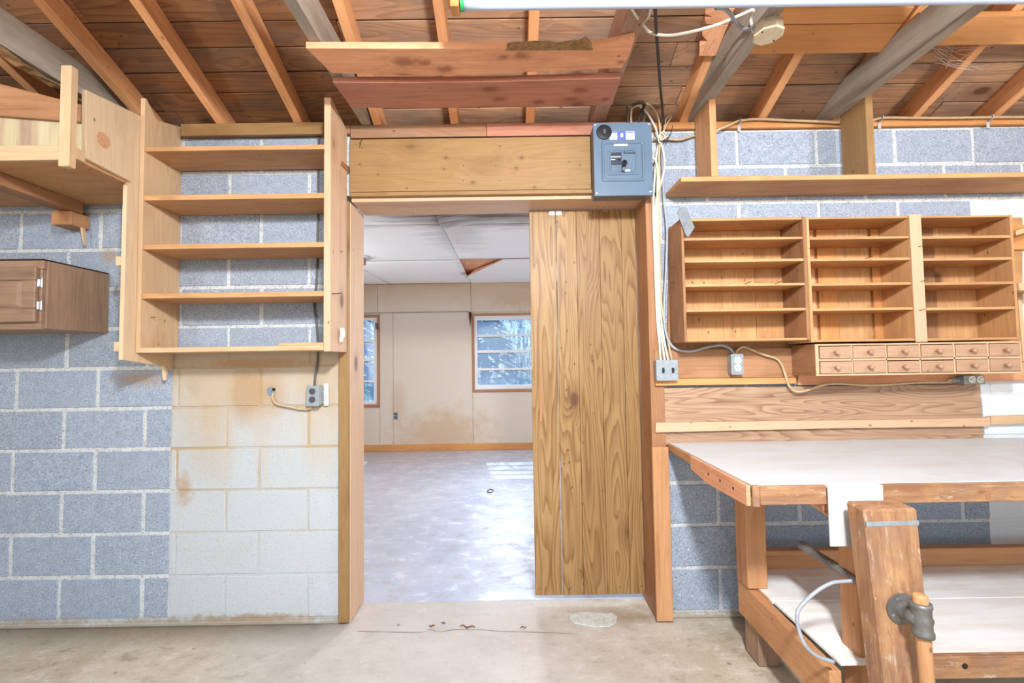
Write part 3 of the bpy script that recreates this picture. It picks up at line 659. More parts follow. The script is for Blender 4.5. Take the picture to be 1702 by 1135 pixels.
# ================================================================== THINGS on the left
def nail(parent, p, d=(0, -1, 0), L=.03, r=.0018, bent=None):
    p = Vector(p); P = [p - Vector(d)*.004, p+Vector(d)*L]
    if bent: P.append(P[-1]+Vector(bent))
    return obj('nail', tube(P, r, 6, 3 if bent else 1), 'nail', parent)
# ---- tall open shelf unit left of the doorway
YS = 2.06
XA0, XA1 = px(229, 400, YS), px(236, 400, YS)
XB0, XB1 = px(538, 400, YS), px(549, 400, YS)
su = thing('shelf_unit', ((XA0+XB1)/2, 2.18, pz(400, 584, YS)), 'tall open pine shelf unit with five shelves left of the doorway', 'shelf')
zbot = pz(390, 584, YS)
zt0, zt1 = pz(229, 162, YS), pz(298, 207, 2.27)
obj('side_panel', prism([(XA0, YS, zbot), (XA0, 2.297, zbot), (XA0, 2.297, zt1), (XA0, 2.13, zt0-.07), (XA0, YS+.01, zt0), (XA0, YS, zt0-.003)], (XA1-XA0, 0, 0), .0015), 'pine', su)
zt0, zt1 = pz(541, 162, YS), pz(581, 207, 2.27)
obj('side_panel', prism([(XB0, YS, pz(545, 584, YS)), (XB0, 2.271, pz(545, 584, YS)), (XB0, 2.271, zt1-.03), (XB0, YS+.02, zt0), (XB0, YS, zt0)], (XB1-XB0, 0, 0), .0015), 'jamb_pale', su)
for ya, yb in ((241.5, 249), (322, 330.5), (404, 412), (485.5, 494)):
    obj('shelf', box(XA1+.0005, XB0-.0005, YS+.003, 2.280, pz(390, yb, YS), pz(390, ya, YS), .0015), 'cubby', su)
obj('bottom_shelf', box(XA1+.0005, XB0-.0005, YS-.004, 2.280, pz(390, 584, YS), pz(390, 576, YS), .0015), 'pine', su)
zs = pz(390, 576, YS)
props(obj('wood_stick', box(px(463, 572, YS+.02), XB0-.003, YS+.02, YS+.048, zs+.0005, zs+.014, .0015), 'cedar'), 'reddish wooden stick lying on the bottom shelf of the tall open unit', 'stick')
nail(su, (XB1, 2.08, pz(549, 487, YS)), (1, 0, 0), .03, .0022, (.012, 0, .004)); nail(su, (XB1, 2.18, pz(570, 420, 2.2)), (1, 0, 0), .012); nail(su, (XA1, 2.12, 1.50), (1, 0, 0), .02, .0016, (.01, -.01, 0))
obj('wood_chip', extX([(566, 266), (583, 280), (583, 291), (566, 274)], XB1+.0005, .004), 'jamb', su, label='small splintered wood chip')
bm = BM(); q = random.Random(3); V = []
zc = pz(571, 557, 2.2)
for j in range(6): V.append([bm.verts.new((XB1+.002+q.uniform(.000, .012), 2.155+i*.011+q.uniform(-.003, .003), zc+.035-j*.014+q.uniform(-.004, .004))) for i in range(6)])
for j in range(5):
    for i in range(5): bm.faces.new((V[j][i], V[j][i+1], V[j+1][i+1], V[j+1][i]))
o = obj('plastic_scrap', bm, 'plastic_film', label='crumpled scrap of clear film stuck to the end of the tall open shelf unit', cat='plastic scrap')
o.modifiers.new('s', 'SOLIDIFY').thickness = .0006

# ---- overhead shelf in the corner with its plywood end panel
XE = XA0-.002
oh = thing('overhead_shelf', (XE-.6, 2.0, 2.05), 'pale pine overhead shelf with corner post and plywood end panel in the upper left corner', 'shelf')
P = [atX(x, y, XE) for x, y in ((143, 149), (143, 263), (219, 302), (211, 308), (203.5, 598))]
zlow = P[-1].z - .03
P = [(XE, p.y, p.z) for p in P] + [(XE, 2.24, zlow), (XE, 2.25, zlow-.07), (XE, 2.262, zlow-.02), (XE, 2.296, zlow-.005), (XE, 2.296, 2.438)]
P += [(XE, atX(228, 190, XE).y, atX(228, 190, XE).z)] if atX(228, 190, XE).y < 2.28 else []
obj('end_panel', prism(P, (-.018, 0, 0), .001), 'birch', oh)
obj('end_panel_knot', cyl((XE+.0004, atX(172, 233, XE).y, atX(172, 233, XE).z), (-1, 0, 0), .032, .0008, 18), plain('knot_patch', '#cf9d78', .6, nz=.2, nscale=60), oh, label='oval plywood repair patch') 
for y in (433, 576): obj('cleat', box(XE-.044, XE-.0185, P[4][1]+.004, 2.29, pz(203, y+8, P[4][1]), pz(203, y-8, P[4][1])), 'pine', oh)
YO = 1.76; XO = px(117, 255, YO)
zr0, zr1 = pz(50, 266, YO), pz(50, 241, YO)
zboard = pz(60, 325, 2.29)
obj('front_rail', box(-3.25, XO-.002, YO, YO+.02, zr0, zr1, .002), 'pine', oh)
obj('shelf_board', box(-3.25, XE-.020, YO+.021, 2.296, zr0+.008, zr0+.026, .001), 'cubby', oh)
obj('side_rail', box(XE-.018, XE+.001, YO+.002, atX(143, 263, XE).y-.002, zr0+.004, zr1-.012, .002), 'pine', oh)
zp0, zp1 = pz(110, 280, YO-.01), pz(110, 114, YO-.01)
obj('corner_post', box(px(99, 200, YO-.03), px(117, 200, YO-.03), YO-.033, YO-.001, zp0, zp1, .003), 'pine', oh)
xb0, xb1 = px(112, 340, 2.28), px(148, 340, 2.28)
zb_ = zr0+.007
obj('bearer', box(xb0+.03, xb1, YO+.03, 2.25, zb_-.055, zb_, .002), 'jamb', oh)
obj('wall_block', box(xb0, xb1-.01, 2.2, 2.298, zb_-.125, zb_-.056, .003), 'bench_wood', oh)
obj('splinter', prism([(xb1-.014, 2.25, zb_-.125), (xb1-.002, 2.25, zb_-.125), (xb1-.004, 2.262, zb_-.21), (xb1-.010, 2.262, zb_-.20)], (0, .015, 0)), 'pine', oh)
# pale panel leaning on the wall on top of that shelf
zf = zr0+.026
lp = thing('leaning_panel', (-2.4, 1.84, zf), 'pale yellowish sheet with a brown top strip leaning on the overhead shelf', 'panel')
YL = 1.83
xl_, xr_ = -3.1, px(141, 200, YL)
xA, xB = px(0, 140, YL), px(98, 184, YL); ztl, ztr = pz(0, 137, YL), pz(98, 182, YL)
sl = (ztr-ztl)/(xB-xA)
zx = lambda x: min(max(ztl + sl*(x-xA), zf+.02), 2.40)
for i in range(5):
    a = xl_+(xr_-xl_)*i/5; b = xl_+(xr_-xl_)*(i+1)/5-.0015
    obj('sheet_strip', prism([(a, YL, zf+.001), (b, YL, zf+.001), (b, YL, zx(b)), (a, YL, zx(a))], (0, .012, 0), .001), 'sheet_pale', lp)
z2 = lambda x: min(zx(x)+.06, 2.445)
obj('top_strip', prism([(xl_, YL-.02, zx(xl_)-.01), (xr_, YL-.02, zx(xr_)-.012), (xr_, YL-.02, z2(xr_)), (xA-.05, YL-.02, z2(xA-.05)), (xl_, YL-.02, z2(xl_))], (0, .018, 0), .002), 'jamb', lp)

# ---- brown wall cabinet with a raised-panel door
YC = 1.97
cb = thing('wall_cabinet', (px(0, 490, YC), 2.13, pz(60, 548, YC)), 'dark brown wall cabinet with a raised panel door on the left wall', 'cabinet')
xc1 = px(69, 490, YC); xc0 = xc1-.62
zc0, zc1 = pz(69, 547, YC), pz(69, 431, YC)
obj('carcass', box(xc0, xc1, YC+.019, 2.296, zc0+.004, zc1-.004, .002), 'walnut', cb)
obj('side_panel', box(xc1, xc1+.004, YC+.019, 2.296, zc0+.004, zc1-.004, .001), wood('walnut', 2), cb)
obj('top_edge', box(xc0-.002, xc1+.002, YC-.001, 2.296, zc1-.0035, zc1+.003, .001), 'dark_void', cb)
bm = box(xc0, xc1+.004, YC, YC+.0185, zc1-.042, zc1-.004, .002); box(xc0, xc1, YC, YC+.0185, zc0, zc0+.032, .002, bm)
box(xc1-.040, xc1, YC, YC+.0185, zc0+.032, zc1-.042, .002, bm); box(xc0, xc0+.040, YC, YC+.0185, zc0+.032, zc1-.042, .002, bm)
obj('face_frame', bm, 'walnut', cb)
xd1 = px(57.5, 490, YC-.019); xd0 = xc0+.025; zd0, zd1 = pz(40, 535, YC-.019), pz(40, 443, YC-.019)
D0 = YC-.0195
bm = box(xd0, xd1, D0, YC-.001, zd1-.058, zd1, .004); box(xd0, xd1, D0, YC-.001, zd0, zd0+.058, .004, bm)
box(xd1-.058, xd1, D0, YC-.001, zd0+.058, zd1-.058, .004, bm); box(xd0, xd0+.058, D0, YC-.001, zd0+.058, zd1-.058, .004, bm)
d = obj('door', bm, 'walnut', cb)
obj('recess_panel', box(xd0+.058, xd1-.058, D0+.010, YC-.002, zd0+.058, zd1-.058, 0), 'walnut', d)
a, b, c_, e = xd0+.062, xd1-.062, zd0+.062, zd1-.062; k = .016
obj('raised_panel', add_hexa(BM(), [(a, D0+.0095, c_), (b, D0+.0095, c_), (b, D0+.0095, e), (a, D0+.0095, e), (a+k, D0+.002, c_+k), (b-k, D0+.002, c_+k), (b-k, D0+.002, e-k), (a+k, D0+.002, e-k)], .001), 'walnut', d)
bm = BM()
for y0, y1 in ((461, 478), (498, 516)):
    z = (pz(57, y0, D0)+pz(57, y1, D0))/2
    h = obj('hinge', box(xd1+.001, xd1+.016, YC-.005, YC-.0002, z-.021, z+.021, .001), 'chrome', cb, label='bright metal hinge')
    obj('knuckle', cyl((xd1+.004, YC-.008, z-.016), (0, 0, 1), .0055, .032, 10), 'screw', h)

# ---- outlet on the white painted blocks, its cables
def receptacle(parent, cx, cz, Y, mat, slot, rot=0, s=1.):
    bm = BM(); pts = []
    for k in range(20):
        a = 2*pi*k/20; x, z = .0165*s*cos(a), .0145*s*sin(a); x = max(-.0145*s, min(.0145*s, x)); z *= 1.05
        if rot: x, z = z, x
        pts.append((cx+x, Y, cz+z))
    r = obj('receptacle', prism(pts, (0, -.004, 0), .0006), mat, parent)
    bm = BM()
    for sx in (-1, 1):
        dx, dz, hw, hh = sx*.0062*s, .003*s, .0011*s, .0045*s
        if rot: dx, dz, hw, hh = dz, dx, hh, hw
        box(cx+dx-hw, cx+dx+hw, Y-.0046, Y-.0041, cz+dz-hh, cz+dz+hh, 0, bm)
    dx, dz = (0, -.0065*s) if not rot else (-.0065*s, 0)
    cyl((cx+dx, Y-.0046, cz+dz), (0, 1, 0), .0026*s, .0005, 10, bm)
    obj('slots', bm, slot, r)
ol = thing('outlet_box', (px(519, 657, 2.23), 2.25, pz(519, 657, 2.23)), 'grey surface outlet box with dark sockets on the white painted blocks', 'outlet')
x0, x1, z0, z1 = px(509, 657, 2.245), px(530, 657, 2.245), pz(520, 675, 2.245), pz(520, 641, 2.245)
obj('box', box(x0+.003, x1+.006, 2.252, 2.296, z0+.003, z1-.003, .006), 'outlet_box', ol)
obj('cover_plate', rounded(x0, x1+.003, z0, z1, 2.246, 2.2515, .006), 'outlet_box', ol)
cx = (x0+x1)/2
receptacle(ol, cx-.002, (z0+z1)/2+.022, 2.246, 'outlet_brown', 'black'); receptacle(ol, cx-.002, (z0+z1)/2-.018, 2.246, 'outlet_brown', 'black')
obj('mounting_plate', rounded(x1+.006, x1+.030, z0-.004, z1+.008, 2.289, 2.297, .007), 'mortar_patch', ol)
# cables as single things
def cable(P, r, mat, label, n=8, sm=6, **kw): return obj(kw.pop('name', 'cable'), tube(P, r, n, sm), mat, label=label, cat='cable', smooth=True, **kw)
cable([atY(454, 653, 2.298), atY(453, 662, 2.284), atY(460, 671, 2.28), atY(480, 676, 2.28), atY(505, 680, 2.278), atY(519, 677, 2.275)], .0052, 'cable_tan', 'short tan cable from the hole in the painted blocks to the outlet box')
cable([atY(530, 222, 2.290), atY(529, 300, 2.290), atY(528, 400, 2.290), atY(526, 470, 2.290), atY(522, 505, 2.290), atY(526, 535, 2.290), atY(528, 560, 2.290), atY(528, 598, 2.290), atY(524, 625, 2.285), atY(523, 642, 2.275)], .0058, 'cable_dark', 'dark cable running down the wall behind the tall open shelves')

# ================================================================== THINGS overhead
# two live-edge planks fixed under the joists
def slab_plank(name, pts, Z, t, mat, label, marks):
    mat = wood(mat, 0, [(atZ(x, y, Z).x, atZ(x, y, Z).y, r) for x, y, r in marks], True)
    P = [atZ(x, y, Z) for x, y in pts]
    return obj(name, prism(P, (0, 0, t), .0015), mat, label=label, cat='plank', group=None)
ZP = ZPL-.026
slab_plank('loose_plank', [(508, 80), (640, 81), (760, 81), (850, 80.5), (880, 82.5), (960, 80), (985, 79), (1000, 77), (1055, 64), (1046, 92), (1034, 113), (950, 116), (860, 120), (790, 124.5), (720, 126), (640, 124), (551, 121.5)], ZP, .026, 'cedar', 'pale live edge plank with knots nailed under the ceiling joists', [(704, 105, .022), (672, 103, .03), (738, 115, .022), (866, 92, .022), (838, 95, .014), (1032, 103, .010)])
bm = BM(); q = random.Random(5); A = []
for k in range(13):
    x = 840+k*(986-840)/12; y = 81.5 - (3.2*k/12+q.uniform(0, 4.5) if 0 < k < 12 else 0) - (6 if k == 11 else 0); A.append((x, y))
obj('bark_edge', prism([atZ(x, y, ZP-.001) for x, y in A+[(986, 83.5), (840, 84.5)]], (0, 0, .02)), 'bark', bpy.data.objects['loose_plank'], label='rough strip of bark') 
slab_plank('loose_plank', [(553, 137), (700, 137.5), (830, 136), (1031, 130), (1023, 155), (1018, 174), (900, 178), (800, 178.5), (690, 179.5), (584, 179)], ZP, .026, 'cedar_red', 'dark red weathered plank under the joists, nearer the wall', [(815, 148, .020), (830, 165, .018), (965, 150, .018), (950, 165, .016), (895, 170, .016), (1005, 165, .010)])
# two orange boards nailed across the undersides of the rafters, right
def rafter_board(x0, x1, y0p, y1p, xm, mat, label, jag=0):
    f = lambda y: (lambda v: (ZPL+S*2.28-EYE)/(v+S))((ray(xm, y).z/ray(xm, y).y))
    Ya, Yb_ = f(y0p), f(y1p)
    zz = lambda t: zr(t)-.024
    pts = [(x0, Ya), (x1, Ya), (x1, Yb_), (x0, Yb_)]
    if jag:
        q = random.Random(9); pts = pts[:3] + [(x0+q.uniform(-.02, .02), Yb_+(Ya-Yb_)*k/6) for k in range(7)]; pts = pts[1:3]+pts[3:]
    return obj('rafter_board', prism([(a, b, zz(b)) for a, b in pts], (0, 0, .022), .001), mat, label=label, cat='board')
xl_ = px(1160, 60, 1.9)
rafter_board(xl_, J3[0]-.002, 5, 30.5, 1200, 'cedar', 'ragged orange board stub left of the joist with the junction box, farther from the wall', 1)
rafter_board(xl_+.02, J3[0]-.002, 32.5, 84, 1200, 'cedar', 'ragged brown board stub left of the joist with the junction box, nearer the wall', 1)
rafter_board(J3[1]+.002, J4[0]-.002, 5, 30.5, 1350, 'purlin', 'orange board across the rafters between the two grey joists, farther from the wall')
rafter_board(J3[1]+.002, J4[0]-.002, 32.5, 80, 1350, 'purlin', 'wide orange board across the rafters between the two grey joists, above the hanging shelf')
rafter_board(J4[1]+.002, 3.2, 18, 66, 1620, 'purlin', 'orange board across the rafters right of both grey joists')
# fluorescent lamp under the joists
fx = thing('tube_lamp', (.95, 1.47, 2.42), 'long white tube lamp with a green end cap hanging under the joists', 'lamp')
YT = 1.47; zt_ = pz(1000, 4, YT); x0 = px(771, 6, YT)
obj('tube', cyl((x0, YT, zt_), (1, 0, 0), .0195, 2.42, 20), 'tube', fx, smooth=True)
obj('end_cap', cyl((x0-.012, YT, zt_), (1, 0, 0), .0215, .013, 20), 'green', fx, label='green end cap')
obj('end_cap', cyl((x0+2.42, YT, zt_), (1, 0, 0), .0215, .013, 20), 'green', fx)
obj('housing', box(x0+.03, x0+2.4, YT-.035, YT+.03, zt_+.021, ZPL-.012, .004), 'fixture', fx)
obj('lamp_holder', box(x0+.030, x0+.055, YT-.02, YT+.02, zt_+.005, zt_+.022, .002), 'fixture', fx)
obj('backing_board', box(x0-.055, 2.3, YT-.05, YT+.035, ZPL-.0115, ZPL+.001, .002), 'purlin', fx)
obj('wood_block', box(px(748, 5, YT-.01), px(763, 5, YT-.01), YT-.02, YT+.03, pz(755, 9, YT-.02), ZPL-.012, .003), 'purlin', fx)
# octagonal junction box on the joist
jc = atZ(1277, 58, ZPL-.035)
jb = thing('junction_box', (jc.x, jc.y, 2.44), 'cream octagonal junction box on the underside of the grey joist', 'junction box')
def octo(r0, r1, z0, z1, m, nm):
    obj(nm, lathe((jc.x, jc.y, 0), (0, 0, 1), [(r0, z0), (r1, z1)], 8), m, jb)
octo(.050, .050, ZPL-.034, ZPL+.0015, 'bakelite', 'box'); octo(.050, .054, ZPL-.040, ZPL-.0345, 'bakelite', 'cover')
for a in (.6, 3.7): obj('screw', cyl((jc.x+.04*cos(a), jc.y+.04*sin(a), ZPL-.0415), (0, 0, 1), .004, .0016, 8), 'nail', jb)
cable([atY(1049, 12, 1.50), atY(1058, 27, 1.56), atY(1066, 37, 1.62), atY(1073, 46, 1.66), atY(1083, 55, 1.68), atY(1113, 59, 1.68), atY(1153, 52, 1.66), atY(1195, 40, 1.64), atY(1235, 23, 1.60), atY(1252, 17, 1.58), atY(1248, 32, 1.62), (jc.x-.046, jc.y+.015, ZPL-.016)], .0055, 'cable_white', 'white cable sagging between the tube lamp and the junction box')
cable([atY(1082, 12, 1.50), atY(1078, 27, 1.57), atY(1067, 38, 1.63)], .0055, 'cable_white', 'short white cable loop behind the tube lamp')
cable([atY(1190, 13, 1.50), atY(1203, 14, 1.52), atY(1213, 22, 1.56), atY(1223, 37, 1.64), atY(1235, 47, 1.68), (jc.x-.047, jc.y-.005, ZPL-.014)], .0072, 'cable_grey', 'thick grey cable entering the junction box')
cable([atY(1089, 12, 1.52), atY(1091, 50, 1.66), atY(1094, 95, 1.83), atY(1098, 150, 2.08), atY(1103, 205, 2.255), atY(1100, 232, 2.265)], .006, 'cable_black', 'dark grey cord hanging from the tube lamp down to the cable knot')

# ================================================================== electrics right of the doorway
YP = 2.185
ep = thing('breaker_panel', (px(1035, 330, YP), 2.23, pz(1035, 330, YP)), 'grey steel breaker panel with a black lever on the header board', 'electrical panel')
def PX(x, y): return px(x, y, YP), pz(x, y, YP)
x0, x1 = px(987, 265, YP), px(1084.5, 265, YP); z0, z1 = pz(1036, 325, YP), pz(1036, 203.5, YP)
obj('box', box(x0+.004, x1-.004, YP+.005, 2.2715, z0+.004, z1-.004, .002), 'panel_dark', ep)
cv = obj('cover', box(x0, x1, YP, YP+.0045, z0, z1, .0015), 'panel_grey', ep)
def ring(a, b, c_, d, r, wd, y0, y1, nm, mat, par):
    bm = BM(); n = 5
    def loop(x0, x1, z0, z1, r, Y):
        out = []
        for cx, cz, a0 in ((x1-r, z1-r, 0), (x0+r, z1-r, 90), (x0+r, z0+r, 180), (x1-r, z0+r, 270)):
            for k in range(n+1): t = radians(a0+90*k/n); out.append(bm.verts.new((cx+r*cos(t), Y, cz+r*sin(t))))
        return out
    L = [loop(a, b, c_, d, r, y0), loop(a+wd*.3, b-wd*.3, c_+wd*.3, d-wd*.3, r, y1), loop(a+wd*.7, b-wd*.7, c_+wd*.7, d-wd*.7, r*.9, y1), loop(a+wd, b-wd, c_+wd, d-wd, r*.8, y0)]
    m = len(L[0])
    for p, q in zip(L, L[1:]):
        for k in range(m): bm.faces.new((p[k], p[(k+1) % m], q[(k+1) % m], q[k]))
    obj(nm, bm, mat, par, smooth=True)
a, d_ = PX(999, 235.5); b, c_ = PX(1072.5, 301.5)
ring(a, b, c_, d_, .012, .014, YP-.0002, YP-.0080, 'raised_rim', 'panel_grey', cv)
a, d_ = PX(1009, 246); b, c_ = PX(1062, 290.5)
obj('inner_door', rounded(a, b, c_, d_, YP-.004, YP-.0002, .006), 'panel_grey', cv)
a, d_ = PX(1012, 249); b, c_ = PX(1059, 288)
ring(a, b, c_, d_, .006, .010, YP-.004, YP-.0085, 'raised_rim', 'panel_grey', cv)
def plate(x0, y0, x1, y1, mat, nm, dy=.005, t=.0015):
    a, d_ = PX(x0, y0); b, c_ = PX(x1, y1); return obj(nm, box(a, b, YP-dy-t, YP-dy, c_, d_, .0003), mat, ep)
plate(1013, 251.5, 1033, 274.5, 'breaker', 'breaker_window', .0042, .002); plate(1036, 250.5, 1055.5, 256, 'breaker', 'breaker_slot', .0042, .002)
plate(1014.5, 261, 1031, 262.2, 'white', 'breaker_mark', .0064, .0004); plate(1015, 265.5, 1022, 266.8, 'white', 'breaker_mark', .0064, .0004)
a, zz = PX(1028, 266); obj('toggle', box(a-.003, a+.006, YP-.012, YP-.0064, zz-.005, zz+.004), 'black', ep)
plate(1015, 252.4, 1031.5, 254.2, 'panel_grey', 'breaker_mark', .0064, .0003); plate(1038, 252.4, 1053.5, 254.2, 'panel_grey', 'breaker_mark', .0064, .0003)
a, zz = PX(1037.5, 271.5); obj('lever_hub', cyl((a, YP-.012, zz), (0, 1, 0), .013, .0078, 16), 'black', ep)
b, z2 = PX(1034.5, 285); obj('lever', tube([(a-.001, YP-.014, zz+.003), (a-.006, YP-.022, zz-.014), (b, YP-.030, z2+.002)], .0095, 10, 4), 'black', ep, smooth=True)
obj('lever_tip', lathe((b, YP-.031, z2+.0015), (.0, -.35, -1), [(.010, 0), (.0104, .003), (.006, .007)], 10), 'screw', ep)
plate(1020.5, 238, 1043, 242.5, 'white', 'sticker', .0002, .0012); plate(1036, 282.5, 1047, 287.5, 'white', 'sticker', .0042, .0006)
plate(1013, 219, 1026, 232, 'white', 'sticker', .0002, .0006); plate(1040, 218.3, 1054.5, 231.6, 'white', 'sticker', .0002, .0006)
plate(1026, 218.6, 1040, 231.8, 'blue', 'sticker', .0002, .0007); plate(1031, 222, 1035.5, 228, 'white', 'sticker', .0009, .0004); plate(1032, 223.5, 1034.5, 226.5, 'yellow', 'sticker', .0013, .0003)
plate(1014, 219.3, 1025.5, 221.3, 'blue', 'sticker', .0008, .0003); plate(1040.7, 218.8, 1053.5, 220.8, 'blue', 'sticker', .0008, .0003)
a, zz = PX(1004, 219.8); k = obj('knockout_cap', lathe((a, YP-.0002, zz), (0, -1, 0), [(.038, 0), (.038, .002), (.036, .0045), (.020, .006), (.004, .006)], 26), 'black', ep, label='round black cap')
obj('cap_slot', box(a-.004, a+.006, YP-.0072, YP-.0062, zz-.010, zz+.012, .001), 'cable_dark', k)
for x, y in ((989.5, 207), (1078.5, 205.5), (992, 321), (1081.5, 318)):
    a, zz = PX(x, y); obj('screw', lathe((a, YP-.0002, zz), (0, -1, 0), [(.0062, 0), (.006, .0025), (.003, .0036)], 10), 'screw', ep)
a, zz = PX(1069, 330); obj('knockout_hole', cyl((px(1069, 330, 2.235), 2.235, z0+.0034), (0, 0, 1), .008, .0008, 12), 'black', ep)
# cable bundle
YW = 2.262
CB = 'cable bundle beside the door jamb'
cable([atY(1096, 237, YW), atY(1091, 258, YW), atY(1088.5, 290, YW), atY(1086, 330, YW), atY(1086, 370, YW), atY(1088, 420, YW), atY(1090, 480, YW), atY(1093, 540, YW), atY(1096, 570, YW), atY(1098, 600, 2.255)], .0058, 'cable_white', 'white cable of the bundle beside the jamb, leftmost at the switch box', group=CB)
cable([atY(1099, 238, YW), atY(1104, 262, YW), atY(1103.5, 285, YW), atY(1097, 310, YW-.004), atY(1090.5, 335, YW), atY(1089.5, 380, YW), atY(1092, 440, YW), atY(1094, 520, YW), atY(1099, 560, YW), atY(1105, 600, 2.255)], .0058, 'cable_white', 'white cable of the bundle bowing out right below the knot', group=CB)
cable([atY(1083, 262, YW), atY(1090, 268, YW-.012), atY(1093, 290, YW-.014), atY(1092.5, 330, YW-.006), atY(1093, 400, YW), atY(1096, 500, YW), atY(1103, 560, YW), atY(1111, 600, 2.255)], .0058, 'cable_white', 'white cable of the bundle that leaves the side of the breaker panel', group=CB)
cable([atY(1097, 236, YW-.012), atY(1095, 262, YW-.01), atY(1096, 300, YW-.012), atY(1095.5, 350, YW), atY(1096.5, 420, YW), atY(1099, 500, YW), atY(1108, 556, YW), atY(1117, 600, 2.255)], .0055, 'cable_tan', 'tan cable of the bundle beside the jamb, rightmost at the switch box', group=CB)
cable([atY(1100, 236, YW+.012), atY(1102, 300, YW+.016), atY(1104, 340, YW+.012), atY(1108.5, 380, YW), atY(1107, 450, YW), atY(1104, 505, YW), atY(1106, 550, YW), atY(1119, 577, 2.25), atY(1145, 584, 2.245), atY(1173, 577.5, 2.245), atY(1198, 573.5, 2.245), atY(1214, 580, 2.242), atY(1220, 589, 2.245)], .0064, 'cable_grey', 'grey cable from the knot down the wall to the middle outlet box')
# knot of cable ends above and beside the panel
q = random.Random(8)
kn = thing('cable_knot', atY(1098, 225, 2.25), 'tangle of white and tan cable ends beside the breaker panel', 'cable')
def strand(P, r, m): obj('strand', tube(P, r, 7, 6), m, kn, smooth=True)
strand([atY(1049, 206, 2.24), atY(1049, 185, 2.25), atY(1053, 178, 2.25), atY(1063, 176, 2.25), atY(1072, 180, 2.24)], .0058, 'cable_tan')
strand([atY(1044, 206, 2.25), atY(1043, 186, 2.25), atY(1042, 177, 2.255)], .0055, 'cable_dark')
strand([atY(1060, 206, 2.23), atY(1064, 190, 2.235), atY(1071, 175, 2.24), atY(1066, 170, 2.24), atY(1055, 173, 2.24), atY(1050, 176, 2.245)], .0075, 'cable_black')
strand([atY(1068, 206, 2.235), atY(1071, 192, 2.235), atY(1069, 182, 2.24)], .006, 'cable_dark')
strand([atY(1064, 178, 2.24), atY(1074, 186, 2.24), atY(1083, 200, 2.245), atY(1090, 214, 2.25), atY(1094, 230, 2.25)], .0052, 'cable_white')
strand([atY(1074, 172, 2.245), atY(1086, 180, 2.25), atY(1095, 200, 2.25), atY(1098, 230, 2.25)], .0052, 'cable_tan')
strand([atY(1116, 194, 2.27), atY(1110, 204, 2.26), atY(1103, 218, 2.25), atY(1097, 234, 2.25)], .0052, 'cable_tan')
strand([atY(1115, 190, 2.27), atY(1106, 200, 2.265), atY(1104, 214, 2.255), atY(1100, 232, 2.25)], .005, 'cable_tan')
strand([atY(1108, 222, 2.24), atY(1102, 219, 2.235), atY(1096, 225, 2.235), atY(1099, 233, 2.235), atY(1106, 228, 2.235), atY(1111, 226, 2.24)], .0032, 'cable_white')
strand([atY(1096, 238, 2.24), atY(1094, 228, 2.236), atY(1100, 221, 2.236), atY(1106, 228, 2.236)], .0032, 'cable_white')
strand([atY(1118, 208, 2.25), atY(1115, 222, 2.245), atY(1108, 232, 2.24), atY(1112, 224, 2.24)], .0018, 'cable_black')
cable([atY(1086, 230, 2.272), atY(1110, 231, 2.275), atY(1130, 232, 2.276), atY(1152, 226, 2.278), atY(1175, 222, 2.278), atY(1200, 213, 2.262), atY(1218, 205, 2.262), atY(1230, 200.5, 2.262), atY(1260, 198, 2.262), atY(1310, 200, 2.262), atY(1360, 202, 2.262), atY(1400, 204, 2.262), atY(1440, 203, 2.262), atY(1466, 196, 2.262), atY(1520, 196, 2.262), atY(1580, 196, 2.262), atY(1645, 195, 2.262), atY(1720, 194.5, 2.262), atY(1800, 194, 2.262)], .0062, 'cable_tan', 'tan cable clipped along the top plate above the hanging shelf')
for i, x in enumerate((1231, 1466, 1648)):
    yy = (200.5, 196, 195)[i]; p = atY(x, yy, 2.262)
    ck = thing('cable_clip', p, ('metal cable clip on the top plate beside the first hanger board', 'metal cable clip on the top plate beside the second hanger board', 'metal cable clip on the top plate, the one farthest from the breaker panel')[i], 'clip', 'cable clips on the top plate')
    obj('strap', tube([p+Vector((0, .018, .010)), p+Vector((0, -.002, .0095)), p+Vector((0, -.0095, 0)), p+Vector((0, -.002, -.0095)), p+Vector((0, .018, -.012))], .0022, 6, 4, flat=3.2), 'clip_metal', ck)
    obj('tab', box(p.x-.008, p.x+.008, 2.2795, 2.2815, p.z-.045, p.z-.010, .0008), 'clip_metal', ck)
# double switch box
YX = 2.218
sb = thing('switch_box', (px(1108, 615, YX), 2.25, pz(1108, 615, YX)), 'square metal box with two black toggle switches beside the jamb', 'switch')
x0, x1, z0, z1 = px(1091, 615, YX), px(1127, 615, YX), pz(1108, 632.5, YX), pz(1108, 598, YX)
obj('box', box(x0+.002, x1-.002, YX+.004, 2.262, z0+.002, z1-.002, .003), 'outlet_box', sb)
pl = obj('cover_plate', rounded(x0, x1, z0, z1, YX, YX+.0035, .006), 'outlet_box', sb)
for x in (1102.5, 1118.5):
    a, zz = px(x, 615, YX), pz(x, 615.5, YX)
    obj('toggle_slot', box(a-.0055, a+.0055, YX-.001, YX-.0001, zz-.013, zz+.013, .0005), 'black', sb); obj('toggle', box(a-.004, a+.004, YX-.012, YX-.0011, zz-.002, zz+.006, .001), 'black', sb)
for x in (1094, 1124):
    for y in (600.5, 630): obj('screw', lathe((px(x, y, YX), YX-.0001, pz(x, y, YX)), (0, -1, 0), [(.003, 0), (.003, .0012), (.001, .002)], 8), 'screw', pl)
